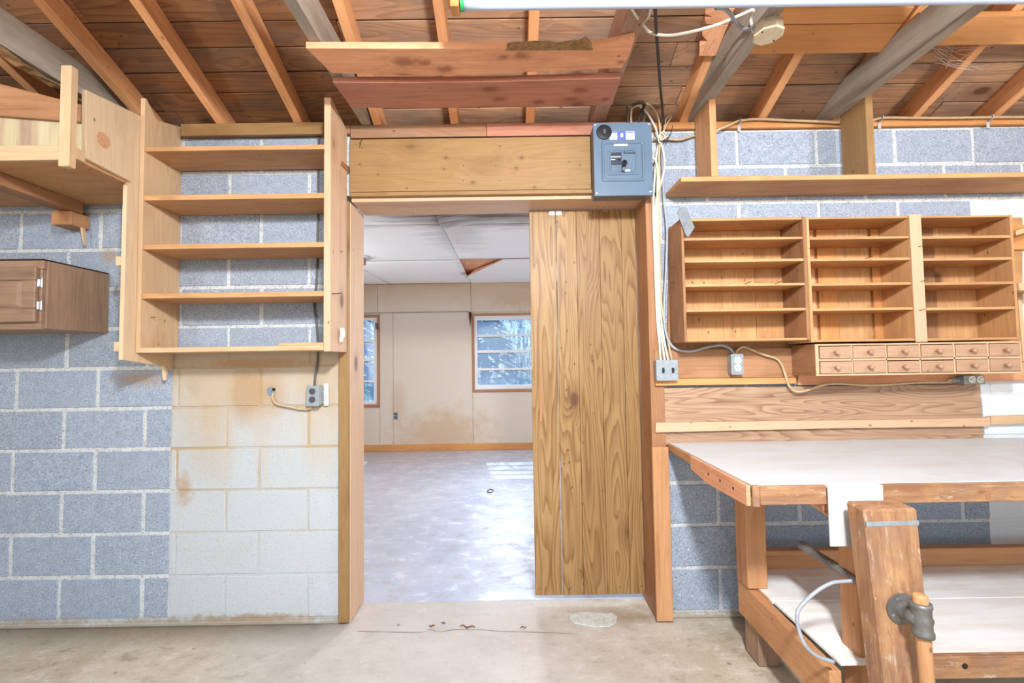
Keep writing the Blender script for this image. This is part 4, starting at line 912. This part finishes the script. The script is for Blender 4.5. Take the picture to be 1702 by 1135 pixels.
# middle outlet box
om = thing('outlet_box', (px(1226, 605, YX), 2.25, pz(1226, 605, YX)), 'grey outlet box with two ivory sockets under the left cubby unit', 'outlet')
x0, x1, z0, z1 = px(1215.5, 605, YX), px(1236, 605, YX), pz(1226, 622.5, YX), pz(1226, 588, YX)
obj('box', box(x0+.002, x1-.002, YX+.004, 2.262, z0+.002, z1-.002, .004), 'outlet_box', om)
obj('cover_plate', rounded(x0, x1, z0, z1, YX, YX+.0035, .004), 'outlet_box', om)
for y in (599, 611.5): receptacle(om, px(1226, y, YX), pz(1226, y, YX), YX, 'outlet_ivory', 'black', 0, 1.12)
# right outlet, lying on its side under the drawers
orr = thing('outlet_box', (px(1620, 631, YX), 2.25, pz(1620, 631, YX)), 'grey outlet box lying sideways under the small drawers', 'outlet')
x0, x1, z0, z1 = px(1602, 631, YX), px(1637, 631, YX), pz(1620, 638.5, YX), pz(1620, 624.3, YX)
obj('box', box(x0+.002, x1-.002, YX+.004, 2.262, z0+.002, z1-.002, .003), 'outlet_box', orr)
obj('cover_plate', rounded(x0, x1, z0, z1, YX, YX+.0035, .004), 'outlet_box', orr)
for x in (1615, 1628.5): receptacle(orr, px(x, 630.5, YX), pz(x, 630.5, YX), YX, 'outlet_ivory', 'black', 1, 1.12)
obj('connector', cyl((x0-.034, 2.244, (z0+z1)/2), (1, 0, 0), .011, .035, 12), 'outlet_box', orr)
xc_, zc_ = x0-.034, (z0+z1)/2
cable([atY(1222, 589, 2.245), atY(1228, 580, 2.244), atY(1238, 577, 2.244), atY(1256, 584, 2.244), atY(1273, 590.5, 2.244), atY(1290, 596, 2.25), atY(1299, 606, 2.25), atY(1305, 622, 2.248), atY(1311, 640, 2.246), atY(1322, 650, 2.246), atY(1340, 649, 2.246), atY(1365, 640.5, 2.246), atY(1390, 637.5, 2.246), atY(1447, 640, 2.246), atY(1490, 638, 2.246), atY(1540, 635, 2.246), atY(1572, 635, 2.246), (xc_-.02, 2.244, zc_-.004), (xc_+.004, 2.244, zc_)], .0060, 'cable_tan', 'tan cable looping from the middle outlet to the one under the drawers')

# ================================================================== backing boards on the wall over the bench
WB = [0]
def wall_board(pts, Yf, Yb, mat, label, name='wall_board', bev=.0015): return obj(name, ext(pts, Yf, Yb, bev), mat, label=label, cat='board')
wall_board([(1113, 376), (1340, 369), (1352, 620), (1330, 636), (1116, 640), (1109.5, 560)], 2.288, 2.2985, 'jamb', 'reddish backing board on the wall behind the left cubby unit')
wall_board([(1341, 369), (1700, 361), (1700, 632), (1353, 637)], 2.288, 2.2985, 'cubby', 'orange backing board behind the middle and right cubby units')
wall_board([(1088, 582), (1326, 578), (1326, 627.3), (1088, 628.5)], 2.265, 2.2875, 'jamb', 'reddish board behind the switch box and the middle outlet')
wall_board([(1090, 629.2), (1323.5, 627.8), (1324, 637.6), (1090, 641)], 2.252, 2.2875, 'purlin', 'narrow yellow strip above the plywood splashback')
wall_board([(1327, 602), (1702, 598), (1760, 597), (1760, 632), (1637, 633), (1640, 636.5), (1327, 640)], 2.268, 2.2875, 'cedar', 'orange board low behind the small drawers')
wall_board([(1087, 645), (1629, 638), (1635.5, 733.5), (1091, 740)], 2.280, 2.2985, 'fir_ply', 'wild grained fir plywood splashback behind the workbench')
wall_board([(1090, 702.5), (1250, 700.5), (1560, 696.5), (1637, 695), (1646, 692.5), (1647, 707), (1637, 709), (1400, 711.5), (1250, 714.5), (1090, 719)], 2.258, 2.2795, 'jamb_pale', 'long batten across the plywood splashback')
wall_board([(1647.5, 692), (1760, 689), (1760, 703), (1648, 706)], 2.272, 2.2985, 'pine', 'short batten on the white wall right of the long batten')
wall_board([(1683.5, 374), (1760, 371), (1760, 412), (1685, 415)], 2.272, 2.2875, 'purlin', 'orange board on the wall right of the cubby units')
ts = thing('small_tray', atY(1700, 385, 2.2), 'small open wooden tray on the board at the right edge', 'tray')
obj('tray_floor', ext([(1686, 384), (1760, 362), (1760, 367), (1689, 391)], 2.2, 2.27), 'cubby', ts); obj('tray_front', ext([(1689, 383), (1760, 362), (1760, 370), (1690, 391)], 2.194, 2.1995), 'pine', ts)
wall_board([(1693, 470), (1760, 468), (1760, 480), (1695, 483)], 2.15, 2.2985, 'pine', 'small wooden ledge at the right edge of the wall', 'wall_ledge')
wall_board([(1692, 494), (1698.5, 494), (1708, 600), (1701.5, 600)], 2.25, 2.2985, 'pine', 'slim upright stick right of the right cubby unit')

# ================================================================== hanging shelf upper right
YH = 2.085
hs = thing('hanging_shelf', (1.6, 2.2, pz(1400, 300, YH)), 'long pine shelf hung from two upright boards right of the breaker panel', 'shelf')
zs0, zs1 = pz(1400, 298, YH), pz(1400, 290, YH)
xs0 = px(1127, 295, YH)+.014
obj('shelf_board', box(xs0, 2.95, YH, 2.297, zs0, zs1, .002), 'cubby', hs)
for i, (xa, xb, ytop, J_) in enumerate(((1181, 1192, 112, J3), (1441.5, 1454, 108, J4))):
    x0, x1 = px(xa, 240, YH+.002), px(xb, 240, YH+.002)
    zt_ = pz(xb, ytop, YH+.002)
    P = [(x0, YH+.002, zs1+.0005), (x0, 2.250, zs1+.0005), (x0, 2.250, min(pz(xa-33, 165, 2.27), zd(2.25)-.01)), (x0, YH+.002, min(zt_, zd(YH)-.01))]
    hb = obj('hanger_board', prism(P, (x1-x0, 0, 0), .0015), ('bench_wood', 'pine_gold')[i], hs)
nail(bpy.data.objects['hanging_shelf'], (px(1186, 125, YH), YH+.002, pz(1186, 127, YH)), (0, -1, 0), .02, .0018, (.01, 0, .008))

# ================================================================== cubby units
def cubby(lbl, xa, xb, top, shelves, bottom, wood_side, backs, Yf=2.10, wide=None, left_open=False):
    xm = (xa[0]+xb[1])/2; t = thing('cubby_unit', (px(xm, 465, Yf), 2.2, pz(xm, bottom[1], Yf)), lbl, 'cubby shelf', 'cubby shelf units over the workbench')
    a0, a1, b0, b1 = [px(x, 465, Yf) for x in (*xa, *xb)]
    z0, z1 = pz(xm, bottom[1], Yf), pz(xm, top[0], Yf); YBk = 2.2868
    obj('side_panel', box(a0, a1, Yf, YBk, z0, z1), wood_side, t); obj('side_panel', box(b0, b1, Yf, YBk, z0, z1), wood_side, t)
    bz1, tz0 = pz(xm, bottom[0], Yf), pz(xm, top[1], Yf)
    obj('top_board', box(a1+.0004, b0-.0004, Yf+.001, YBk, tz0, z1-.001), 'cubby', t); obj('bottom_board', box(a1+.0004, b0-.0004, Yf+.001, YBk, z0+.001, bz1), 'cubby', t)
    for s0, s1 in shelves: obj('shelf', box(a1+.0004, b0-.0004, Yf+.0015, YBk-.014, pz(xm, s1, Yf), pz(xm, s0, Yf), .001), 'cubby', t)
    for u0, u1, mat, dy in backs:
        obj('back_board', box(a1+.001+(b0-a1-.002)*u0, a1+.001+(b0-a1-.002)*u1, YBk-.013+dy, YBk-.0005, bz1+.0005, tz0-.0005, .0008), mat, t)
    if wide: obj('face_strip', box(px(wide[0], 465, Yf-.006), px(wide[1], 465, Yf-.006), Yf-.007, Yf-.0005, z0-.004, z1+.006), 'jamb_pale', t)
    return t, z0, z1, Yf
c1_, *_ = cubby('left cubby unit, its sides coloured dark for shade, next to the cable bundle', (1134.8, 1139.4), (1337.8, 1343.6), (361, 366), ((394.5, 398.2), (430.5, 435), (471, 475.2), (512.8, 517)), (562.8, 567), 'cubby_dark',  # sides in darker wood: the shade on them is put into the colour
      ((0, .45, 'cubby', 0), (.452, .75, 'cubby', .0005), (.752, 1, 'cubby', 0)))
c2_, *_ = cubby('middle cubby unit with gaps between its back boards', (1344.2, 1349), (1515.8, 1520), (359.5, 363), ((393, 397), (428.7, 433), (469.7, 474), (511.5, 515.7)), (563.5, 568), 'cubby',
      ((.0, .285, 'cedar', .001), (.32, .52, 'purlin', 0), (.522, .875, 'cubby', .0006), (.91, 1., 'purlin', 0)))
c3_, *_ = cubby('right cubby unit with a wide pale strip on its front edge', (1520.8, 1526), (1685, 1689.5), (357.5, 361), ((391.6, 395.8), (428, 432.4), (468.6, 473), (510.3, 514.7)), (561.5, 566), 'cubby',
      ((0, .35, 'cubby', 0), (.352, .55, 'cubby_dark', .0008), (.552, 1, 'cubby', 0)), wide=(1517, 1536.5))
for par, x, y in ((c3_, 1527, 410), (c3_, 1531, 468), (c3_, 1528, 516), (c2_, 1441, 429), (c2_, 1347, 412), (c1_, 1290, 471), (c1_, 1240, 471.5)):
    nail(par, (px(x, y, 2.092), 2.094, pz(x, y, 2.092)), (.25, -1, .15), .022, .0014, (.006, -.004, .003))
for y in (444, 470): nail(c1_, (px(1134.8, 465, 2.1), 2.2, pz(1120, y, 2.2)), (-1, -.2, 0), .03, .0013)
# grey steel plate hooked over the corner of the left unit
p_ = [(1125.5, 353), (1131, 346), (1135, 344), (1141, 345.5), (1155, 378), (1145, 393.5), (1142, 393), (1139, 389)]
YQ = 2.088
sp = obj('steel_plate', ext(p_, YQ, YQ+.004, .001), 'steel_plate', label='scratched grey steel plate leaning on the corner of the left cubby unit', cat='metal plate')

# ================================================================== small drawers
YR = 2.085
ds = thing('drawer_unit', (px(1527, 596, YR), 2.2, pz(1527, 622.5, YR)), 'wooden unit of twelve small drawers with round knobs', 'drawers')
x0, x1 = px(1356, 596, YR), px(1698.5, 596, YR); z0, z1 = pz(1527, 622.5, YR), pz(1527, 569.5, YR)
YK = 2.2655
bm = box(x0, x0+.011, YR+.006, YK, z0, z1, .001); obj('side_panel', bm, 'cubby_dark', ds); obj('side_panel', box(x1-.011, x1, YR+.006, YK, z0, z1, .001), 'cubby', ds)
obj('top_board', box(x0+.0115, x1-.0115, YR+.006, YK, z1-.008, z1, .001), 'cubby', ds); obj('bottom_board', box(x0+.0115, x1-.0115, YR+.006, YK, z0, z0+.008, .001), 'cubby', ds)
obj('back_board', box(x0+.0115, x1-.0115, YK-.006, YK, z0+.0085, z1-.0085, .001), 'cubby_dark', ds)
cols = [(1362, 1415), (1417.6, 1472), (1474.5, 1528), (1530.7, 1585), (1588, 1641.5), (1644.6, 1696)]
rows = [(573.2, 594), (598.3, 619)]
bm = box(x0, x1, YR, YR+.0055, z1-.008, z1, .001); box(x0, x1, YR, YR+.0055, z0, z0+.008, .001, bm); box(x0, x0+.014, YR, YR+.0055, z0+.008, z1-.008, .001, bm); box(x1-.006, x1, YR, YR+.0055, z0+.008, z1-.008, .001, bm)
box(x0+.014, x1-.006, YR, YR+.0055, pz(1527, 598, YR), pz(1527, 594.3, YR), .001, bm)
for (a, b), (c_, d_) in zip(cols, cols[1:]): box(px(b, 596, YR)+.0008, px(c_, 596, YR)-.0008, YR, YR+.0055, z0+.008, z1-.008, .0005, bm)
obj('face_frame', bm, 'pine', ds)
q = random.Random(2)
for i, (a, b) in enumerate(cols):
    for j, (c_, d_) in enumerate(rows):
        out = q.uniform(0, .004)
        dz = 0 if not (j == 1 and i in (2, 3)) else -.003
        u0, u1, w0, w1 = px(a, 596, YR)+.0014, px(b, 596, YR)-.0014, pz(1527, d_, YR)+.001, pz(1527, c_, YR)-.001+dz
        d = obj('drawer', box(u0, u1, YR-.0015-out, YR+.013, w0, w1, .0012), 'drawer', ds)
        xk = u0+(u1-u0)*.47; zk = (w0+w1)/2
        kk = lathe((xk, YR-.0016-out, zk), (0, -1, 0), [(.0065, 0), (.0055, .006), (.0065, .010), (.0105, .015), (.0115, .020), (.0095, .025), (.004, .027)], 14)
        obj('knob', kk, 'drawer', d, smooth=True)
        obj('drawer_box', box(u0+.003, u1-.003, YR+.0135, YK-.03, w0+.002, w1-.004, 0), 'cubby_dark', d)

# ================================================================== workbench
ZB = .856; YFB = 1.497
bx0 = px(1112.5, 741, 2.285); bx0f = px(1252, 812, YFB)
wbn = thing('workbench', (1.9, 1.9, 0), 'heavy wooden workbench with a worn whitish top and a plywood shelf below', 'workbench')
TT = .046
BX1 = 3.05
obj('bench_top', prism([(bx0, 2.279, ZB), (bx0f+.003, YFB+.012, ZB), (BX1, YFB+.012, ZB), (BX1, 2.279, ZB)], (0, 0, -.012), .001), 'benchtop', wbn)
obj('core_board', prism([(bx0+.003, 2.278, ZB-.0125), (bx0f+.008, YFB+.013, ZB-.0125), (BX1, YFB+.013, ZB-.0125), (BX1, 2.278, ZB-.0125)], (0, 0, -TT+.014), .001), 'bench_wood', wbn)
zE = pz(1330, 839, YFB)
xw0, xw1 = px(1378.5, 860, YFB-.006), px(1468, 825, YFB-.006)
obj('front_edge', box(bx0f+.022, xw0-.001, YFB, YFB+.011, zE, ZB-.001, .002), 'worn_x', wbn); obj('front_edge', box(xw1+.001, BX1, YFB, YFB+.011, zE, ZB-.001, .002), 'worn_x', wbn)
obj('corner_block', box(bx0f-.002, bx0f+.021, YFB-.002, YFB+.011, zE-.006, ZB+.001, .003), 'worn_x', wbn)
# board along the left edge, deeper near the front
ym = atX(1152, 770, bx0f-.0).y
def edgeX(y): return bx0+(bx0f-bx0)*(2.279-y)/(2.279-YFB)
y1 = 1.98
P = [(edgeX(YFB)-.002, YFB+.012, ZB-.002), (edgeX(y1)-.002, y1, ZB-.002), (edgeX(y1)-.002, y1, ZB-.058), (edgeX(1.8)-.002, 1.8, ZB-.075), (edgeX(YFB)-.002, YFB+.012, ZB-.068)]
obj('side_edge', prism(P, (-.014, 0, 0), .002), 'cedar', wbn)
for y in (1.60, 1.70, 1.80): obj('screw_hole_shade', cyl((edgeX(y)-.0162, y, ZB-.035), (1, 0, 0), .006, .001, 10), 'dark_void', wbn)
obj('side_edge', prism([(edgeX(y1+.003)-.001, y1+.003, ZB-.003), (edgeX(2.278)-.001, 2.278, ZB-.003), (edgeX(2.278)-.001, 2.278, ZB-.030), (edgeX(y1+.003)-.001, y1+.003, ZB-.040)], (-.010, 0, 0), .001), 'bench_wood', wbn)
hx, hz = px(1642.5, 825.5, YFB), pz(1642.5, 825.5, YFB)
obj('dog_hole', cyl((hx, YFB-.0012, hz), (0, 1, 0), .010, .0012, 16), 'jamb', wbn, label='round peg hole')
# legs, rails, lower shelf
ZL = .302
zt_ = ZB-TT-.001
xl0 = .978
obj('leg', box(xl0, 1.062, 1.955, 2.05, ZL+.0005, zt_, .003), 'bench_wood', wbn)
xf0 = 1.108
obj('leg', box(xf0, xf0+.088, YFB+.014, YFB+.094, .003, zt_, .003), 'bench_wood', wbn)
obj('leg', box(xf0+.0885, xf0+.14, YFB+.014, YFB+.094, .003, zt_, .003), 'drawer', wbn)
obj('leg', box(2.86, 2.95, YFB+.014, YFB+.094, .003, zt_, .003), 'bench_wood', wbn); obj('leg', box(2.86, 2.95, 1.955, 2.05, .003, zt_, .003), 'bench_wood', wbn)
obj('side_rail', prism([(.985, YFB-.02, ZL-.018), (.985, 2.06, ZL-.004), (.985, 2.06, ZL-.145), (.985, YFB-.02, ZL-.150)], (.038, 0, 0), .002), 'bench_wood', wbn)
obj('rail_ledge', box(1.0235, 1.045, 1.88, 2.06, ZL-.030, ZL-.0005, .001), 'pine', wbn)
obj('foot', box(1.0, 1.09, 1.93, 2.04, .003, ZL-.151, .004), 'walnut', wbn); 
obj('lower_shelf', box(1.026, BX1, 1.863, 2.15, ZL-.013, ZL, .0015), 'lowply', wbn); obj('lower_shelf', box(1.032, BX1, YFB-.005, 1.861, ZL-.013, ZL-.0008, .0015), 'lowply', wbn)
obj('back_rail', box(1.064, BX1, 2.135, 2.175, ZL+.0005, pz(1600, 911, 2.135), .002), 'bench_wood', wbn)
zl0, zl1 = pz(1620, 1128, YFB-.03), pz(1620, 1091, YFB-.03)
obj('shelf_apron', box(xf0+.155, BX1, YFB-.03, YFB-.008, zl0, zl1, .002), 'worn_x', wbn)
hx, hz = px(1603.5, 1107, YFB-.03), pz(1603.5, 1107, YFB-.03)
obj('dog_hole', cyl((hx, YFB-.0312, hz), (0, 1, 0), .009, .0012, 16), 'dark_void', wbn)
# gusset between the top and the front leg
obj('gusset', prism([(xf0-.006, 1.65, zt_-.002), (xf0-.10, 1.80, zt_-.002), (xf0-.006, 1.62, zt_-.10), (xf0-.006, 1.6, zt_-.10)], (.0, .02, 0), 0), 'bench_wood', wbn) if False else None
P = [atY(1312, 839, 1.60), atY(1379, 868, 1.60), atY(1379, 839, 1.60)]
P = [(P[0].x, 1.55, zt_-.001), (xf0-.001, 1.55, P[1].z), (xf0-.001, 1.55, zt_-.001)]
obj('gusset', prism(P, (0, .022, 0), .001), 'cedar', wbn)
# white plate on the bench front behind the vise
zw0, zw1 = pz(1400, 908, YFB-.006), ZB-.0015
obj('white_plate', box(xw0, xw1, YFB-.007, YFB-.0005, zw0, zw1, .001), 'white_paint', wbn, label='white painted square plate')
obj('plate_backing', box(xf0+.141, xw1-.004, YFB, YFB+.03, zw0, zE-.001, .001), 'drawer', wbn)

# ================================================================== leg vise
vi = thing('leg_vise', (px(1500, 1000, 1.36), 1.4, 0), 'thick wooden leg vise jaw with iron pipe fitting in front of the bench', 'vise')
YT0, YB0 = 1.372, 1.305                         # front face at the top and at the floor line
za = pz(1480, 846, YT0)
A0, A1 = atY(1436.5, 846, YT0), atY(1526, 842, YT0)
B0, B1 = atY(1472.5, 1135, 1.325), atY(1554, 1135, 1.325)
k = (za-.035)/(za-B0.z)
B0 = A0+(B0-A0)*k; B1 = A1+(B1-A1)*k
TH = .078
zt0 = za
bm = BM()
fr = [Vector((B0.x, B0.y, .035)), Vector((B1.x, B1.y, .035)), Vector((A1.x, A1.y, zt0)), Vector((A0.x, A0.y, zt0))]
bk = [v+Vector((0, TH, 0)) for v in fr]
bk[2].z += .004; bk[3].z += .004
add_hexa(bm, [fr[0], fr[1], bk[1], bk[0], fr[3], fr[2], bk[2], bk[3]], .007)
jaw = obj('jaw', bm, 'worn_z', vi)
def onjaw(x, y, off=0):         # point on the jaw's front face under a pixel
    d = ray(x, y); n = (fr[1]-fr[0]).cross(fr[3]-fr[0]).normalized(); t = (fr[0]-ORG).dot(n)/d.dot(n)
    if n.y > 0: n = -n
    return ORG+d*t+n*off
g0, g1, g2, g3 = onjaw(1439, 867, .0012), onjaw(1527, 865, .0012), onjaw(1527, 872.5, .0012), onjaw(1440, 875, .0012)
obj('jaw_band', prism([g0, g1, g2, g3], (0, .003, 0), 0), 'outlet_box', vi, label='pale grey band across the jaw')
fc = onjaw(1497, 1010, .001); ax = Vector((0, -1, -.02))
rf = .044
fl_ = obj('flange', lathe(fc, ax, [(rf*.96, 0), (rf, .003), (rf, .008), (rf*.55, .011), (rf*.5, .022), (rf*.36, .023)], 28), 'iron', vi, smooth=False)
for a in (.5, 2.1, 3.6, 5.2): obj('screw', lathe(fc+ax*.0082+Vector((cos(a)*.033, 0, sin(a)*.033)), ax, [(.005, 0), (.0045, .002), (.002, .003)], 10), 'screw', fl_)
YHd = 1.262
h0, h1 = atY(1529, 987, YHd), atY(1541, 1135, YHd); hd = (h1-h0).normalized(); h1 = h0+hd*((h0.z-.16)/-hd.z)
tc = atY(1534, 1032, YHd)
obj('nipple', tube([fc+ax*.012, fc+ax*.045, tc+Vector((-.018, .014, .004)), tc], .0165, 14, 4), 'iron', vi, smooth=True)
tt = h0+hd*.022
L_ = (atY(1538, 1056, YHd)-tt).length
obj('tee', lathe(tt, hd, [(.019, 0), (.0245, .001), (.0255, .010), (.0225, .016), (.0225, L_*.4), (.026, L_*.5), (.0225, L_*.62), (.0225, L_-.016), (.0255, L_-.01), (.0245, L_), (.019, L_+.001)], 22), 'iron', vi, smooth=True)
obj('handle', lathe(h0, hd, [(.012, 0), (.0165, .003), (.0172, .006), (.0172, (h1-h0).length-.004), (.014, (h1-h0).length)], 18), 'bench_wood', vi, smooth=True, label='round wooden handle bar')
s0 = fc+Vector((0, TH+.006, .0)); s1 = Vector((fc.x, 1.80, fc.z))
P = []; n = 74
prof = [(.0155 if i % 2 else .0130, i*(s1.y-s0.y)/n) for i in range(n+1)]
obj('screw_rod', lathe(s0, (0, 1, 0), prof, 12), 'iron', vi, label='long threaded iron rod')
# grey cable loop hanging from the jaw
cable([atY(1428, 965, 1.46), atY(1405, 966, 1.47), atY(1382, 969, 1.47), atY(1357, 983, 1.47), atY(1334, 1004, 1.47), atY(1325, 1020, 1.46), atY(1327, 1043, 1.46), atY(1337, 1070, 1.45), atY(1356, 1089, 1.45), atY(1386, 1100, 1.45)], .0062, 'cable_grey', 'stiff grey cable looping from the vise to the low bench rail', flat=1.) if False else None
obj('cable', tube([atY(1428, 965, 1.46), atY(1405, 966, 1.47), atY(1382, 969, 1.47), atY(1357, 983, 1.47), atY(1334, 1004, 1.47), atY(1325, 1020, 1.46), atY(1327, 1043, 1.46), atY(1337, 1070, 1.45), atY(1356, 1089, 1.45), atY(1386, 1100, 1.45)], .0058, 8, 6), 'cable_grey', label='stiff grey cable looping from the vise to the low bench rail', cat='cable', smooth=True)

# pale cobweb strands between the joist and a rafter, upper right
q = random.Random(31); bm = BM()
for k in range(16):
    a = atY(1545+q.uniform(0, 40), 78+q.uniform(-6, 30), 1.95); b = atY(1570+q.uniform(0, 75), 72+q.uniform(0, 45), 1.93)
    m = (a+b)/2+Vector((0, 0, -q.uniform(.004, .02))); tube([a, m, b], .0005, 4, 4, bm)
obj('cobweb', bm, plain('cobweb', '#d8d4cc', .8), bpy.data.objects['ceiling'], kind='stuff')
# ================================================================== floor details
q = random.Random(21)
pts = [atZ(x, y, .0005) for x, y in ((945, 1022), (960, 1019), (978, 1018), (1000, 1021), (1018, 1020), (1026, 1026), (1024, 1036), (1012, 1042), (992, 1043), (972, 1039), (955, 1037), (948, 1031))]
obj('mortar_patch', prism(pts, (0, 0, .005), .0015), 'mortar_patch', fl)
# crack across the threshold
P = [atZ(x, y, .0006) for x, y in ((592, 1049), (640, 1050), (700, 1050.5), (715, 1046), (732, 1050), (756, 1046), (800, 1046.5), (840, 1049.5), (896, 1050.5), (960, 1054))]
bm = BM()
V = []
for p in smooth_path(P, 4):
    h = q.uniform(.0008, .0026); V.append((bm.verts.new(p+Vector((0, -h, 0))), bm.verts.new(p+Vector((0, h, 0)))))
for a, b in zip(V, V[1:]): bm.faces.new((a[0], b[0], b[1], a[1]))
obj('threshold_crack', bm, plain('crack_dark', '#7d6a58', .95), fl)
LB = ('dry brown leaf scrap on the threshold crack, the long one', 'curled dry leaf scrap at the left end of the threshold crack', 'small dry leaf scrap above the threshold crack', 'flat dry leaf scrap near the plank door edge')
for i, (x, y, L, w_, r_) in enumerate(((777, 1044, .075, .012, -.1), (718, 1043, .030, .009, .4), (737, 1038, .018, .008, .1), (870, 1045, .034, .006, 0.))):
    c = atZ(x, y, 0); bm = BM(); n = 8; T = []
    for k in range(n+1):
        u = k/n-.5; wv = w_*(1-(2*u)**2)*.5+.0012; z = .0035+.004*sin(k*1.3+i)+.002
        T.append([bm.verts.new((c.x+u*L*cos(r_)-s*sin(r_), c.y+u*L*sin(r_)+s*cos(r_)+.004*sin(k), z-(.003 if s == 0 else 0))) for s in (-wv, 0, wv)])
    for a, b in zip(T, T[1:]):
        for m in (0, 1): bm.faces.new((a[m], b[m], b[m+1], a[m+1]))
    o = obj('leaf_scrap', bm, 'leaf_litter', label=LB[i], cat='debris', group='leaf scraps on the threshold'); o.modifiers.new('s', 'SOLIDIFY').thickness = .0012
    zmin = min(v.co.z for v in o.data.vertices); o.location.z = -zmin+.0018

# ================================================================== inner room things
of = thing('outlet_plate', atY(657.5, 690.5, YF), 'small grey outlet plate low on the far wall of the inner room', 'outlet')
x0, x1, z0, z1 = px(653.5, 690, YF-.006), px(661.5, 690, YF-.006), pz(657, 697.5, YF-.006), pz(657, 684.5, YF-.006)
obj('plate', box(x0, x1, YF-.006, YF-.0003, z0, z1, .002), 'outlet_box', of)
for z in (z0+(z1-z0)*.3, z0+(z1-z0)*.7): obj('receptacle', box((x0+x1)/2-.02, (x0+x1)/2+.02, YF-.009, YF-.0062, z-.014, z+.014, .003), 'outlet_brown', of)
cl = atZ(602, 431, ZF-.03)
lf = thing('ceiling_lamp', (cl.x-.02, cl.y, ZF), 'small brass ceiling lamp base on the stained ceiling of the inner room', 'lamp')
obj('base_plate', box(cl.x-.16, cl.x+.075, cl.y-.10, cl.y+.10, ZF-.022, ZF-.008, .004), 'fixture', lf)
obj('socket_block', box(cl.x-.15, cl.x+.025, cl.y-.055, cl.y+.055, ZF-.085, ZF-.0225, .006), 'jamb', lf)
for dx in (-.02, .005): obj('slot', box(cl.x+dx-.006, cl.x+dx+.006, cl.y-.057, cl.y-.0552, ZF-.075, ZF-.035, .001), 'dark_void', lf)
bk = atY(627, 541, YF-.02)
rb = thing('rod_bracket', bk, 'little dark curtain rod bracket at the corner of the orange window', 'bracket')
obj('bracket_plate', box(bk.x-.03, bk.x+.012, YF-.021, YF-.0145, bk.z-.05, bk.z+.045, .002), 'panel_dark', rb); obj('bracket_arm', box(bk.x-.012, bk.x+.006, YF-.06, YF-.0215, bk.z-.004, bk.z+.016, .002), 'cable_dark', rb); obj('bracket_hook', box(bk.x+.002, bk.x+.014, YF-.06, YF-.0215, bk.z-.06, bk.z-.02, .002), 'cable_dark', rb)

c = atZ(815, 817, 0); P = [(c.x+.028*cos(a*pi/5)+.004*sin(a*2), c.y+.055*sin(a*pi/5), .0065) for a in range(10)]
obj('wire_loop', tube(P, .005, 6, 4), 'cable_dark', label='small bent wire loop lying on the pale floor of the inner room', cat='wire', smooth=True)
# ================================================================== outside: evergreens beyond the windows
def tree(x, y, h, r, label, seed):
    t = thing('evergreen_tree', (x, y, -.15), label, 'tree', 'evergreens behind the house')
    q = random.Random(seed)
    obj('trunk', lathe((x, y, -.15), (0, 0, 1), [(.16, 0), (.12, h*.3), (.05, h*.7)], 10), 'trunk', t)
    bm = BM()
    for k in range(700):
        u = q.random()**.8; z = .15+h*(.08+.9*u); rr = r*(1-u)*q.uniform(.5, 1)+.05; a = q.uniform(0, 2*pi)
        c = Vector((x+rr*cos(a), y+rr*sin(a), z)); d = Vector((cos(a), sin(a), -.5)).normalized(); s = d.cross(Vector((0, 0, 1))).normalized(); L = q.uniform(.18, .36)
        v = [bm.verts.new(c-s*L*.35), bm.verts.new(c+s*L*.35), bm.verts.new(c+d*L)]; bm.faces.new(v)
    o = obj('foliage', bm, 'leaves', t, kind='stuff')
tree(-3.6, 10.2, 3.1, 1.1, 'dark evergreen tree outside behind the window by the pale jamb', 1); tree(-.6, 10.6, 2.7, 1.2, 'dark evergreen tree outside behind the window by the plank door', 2)
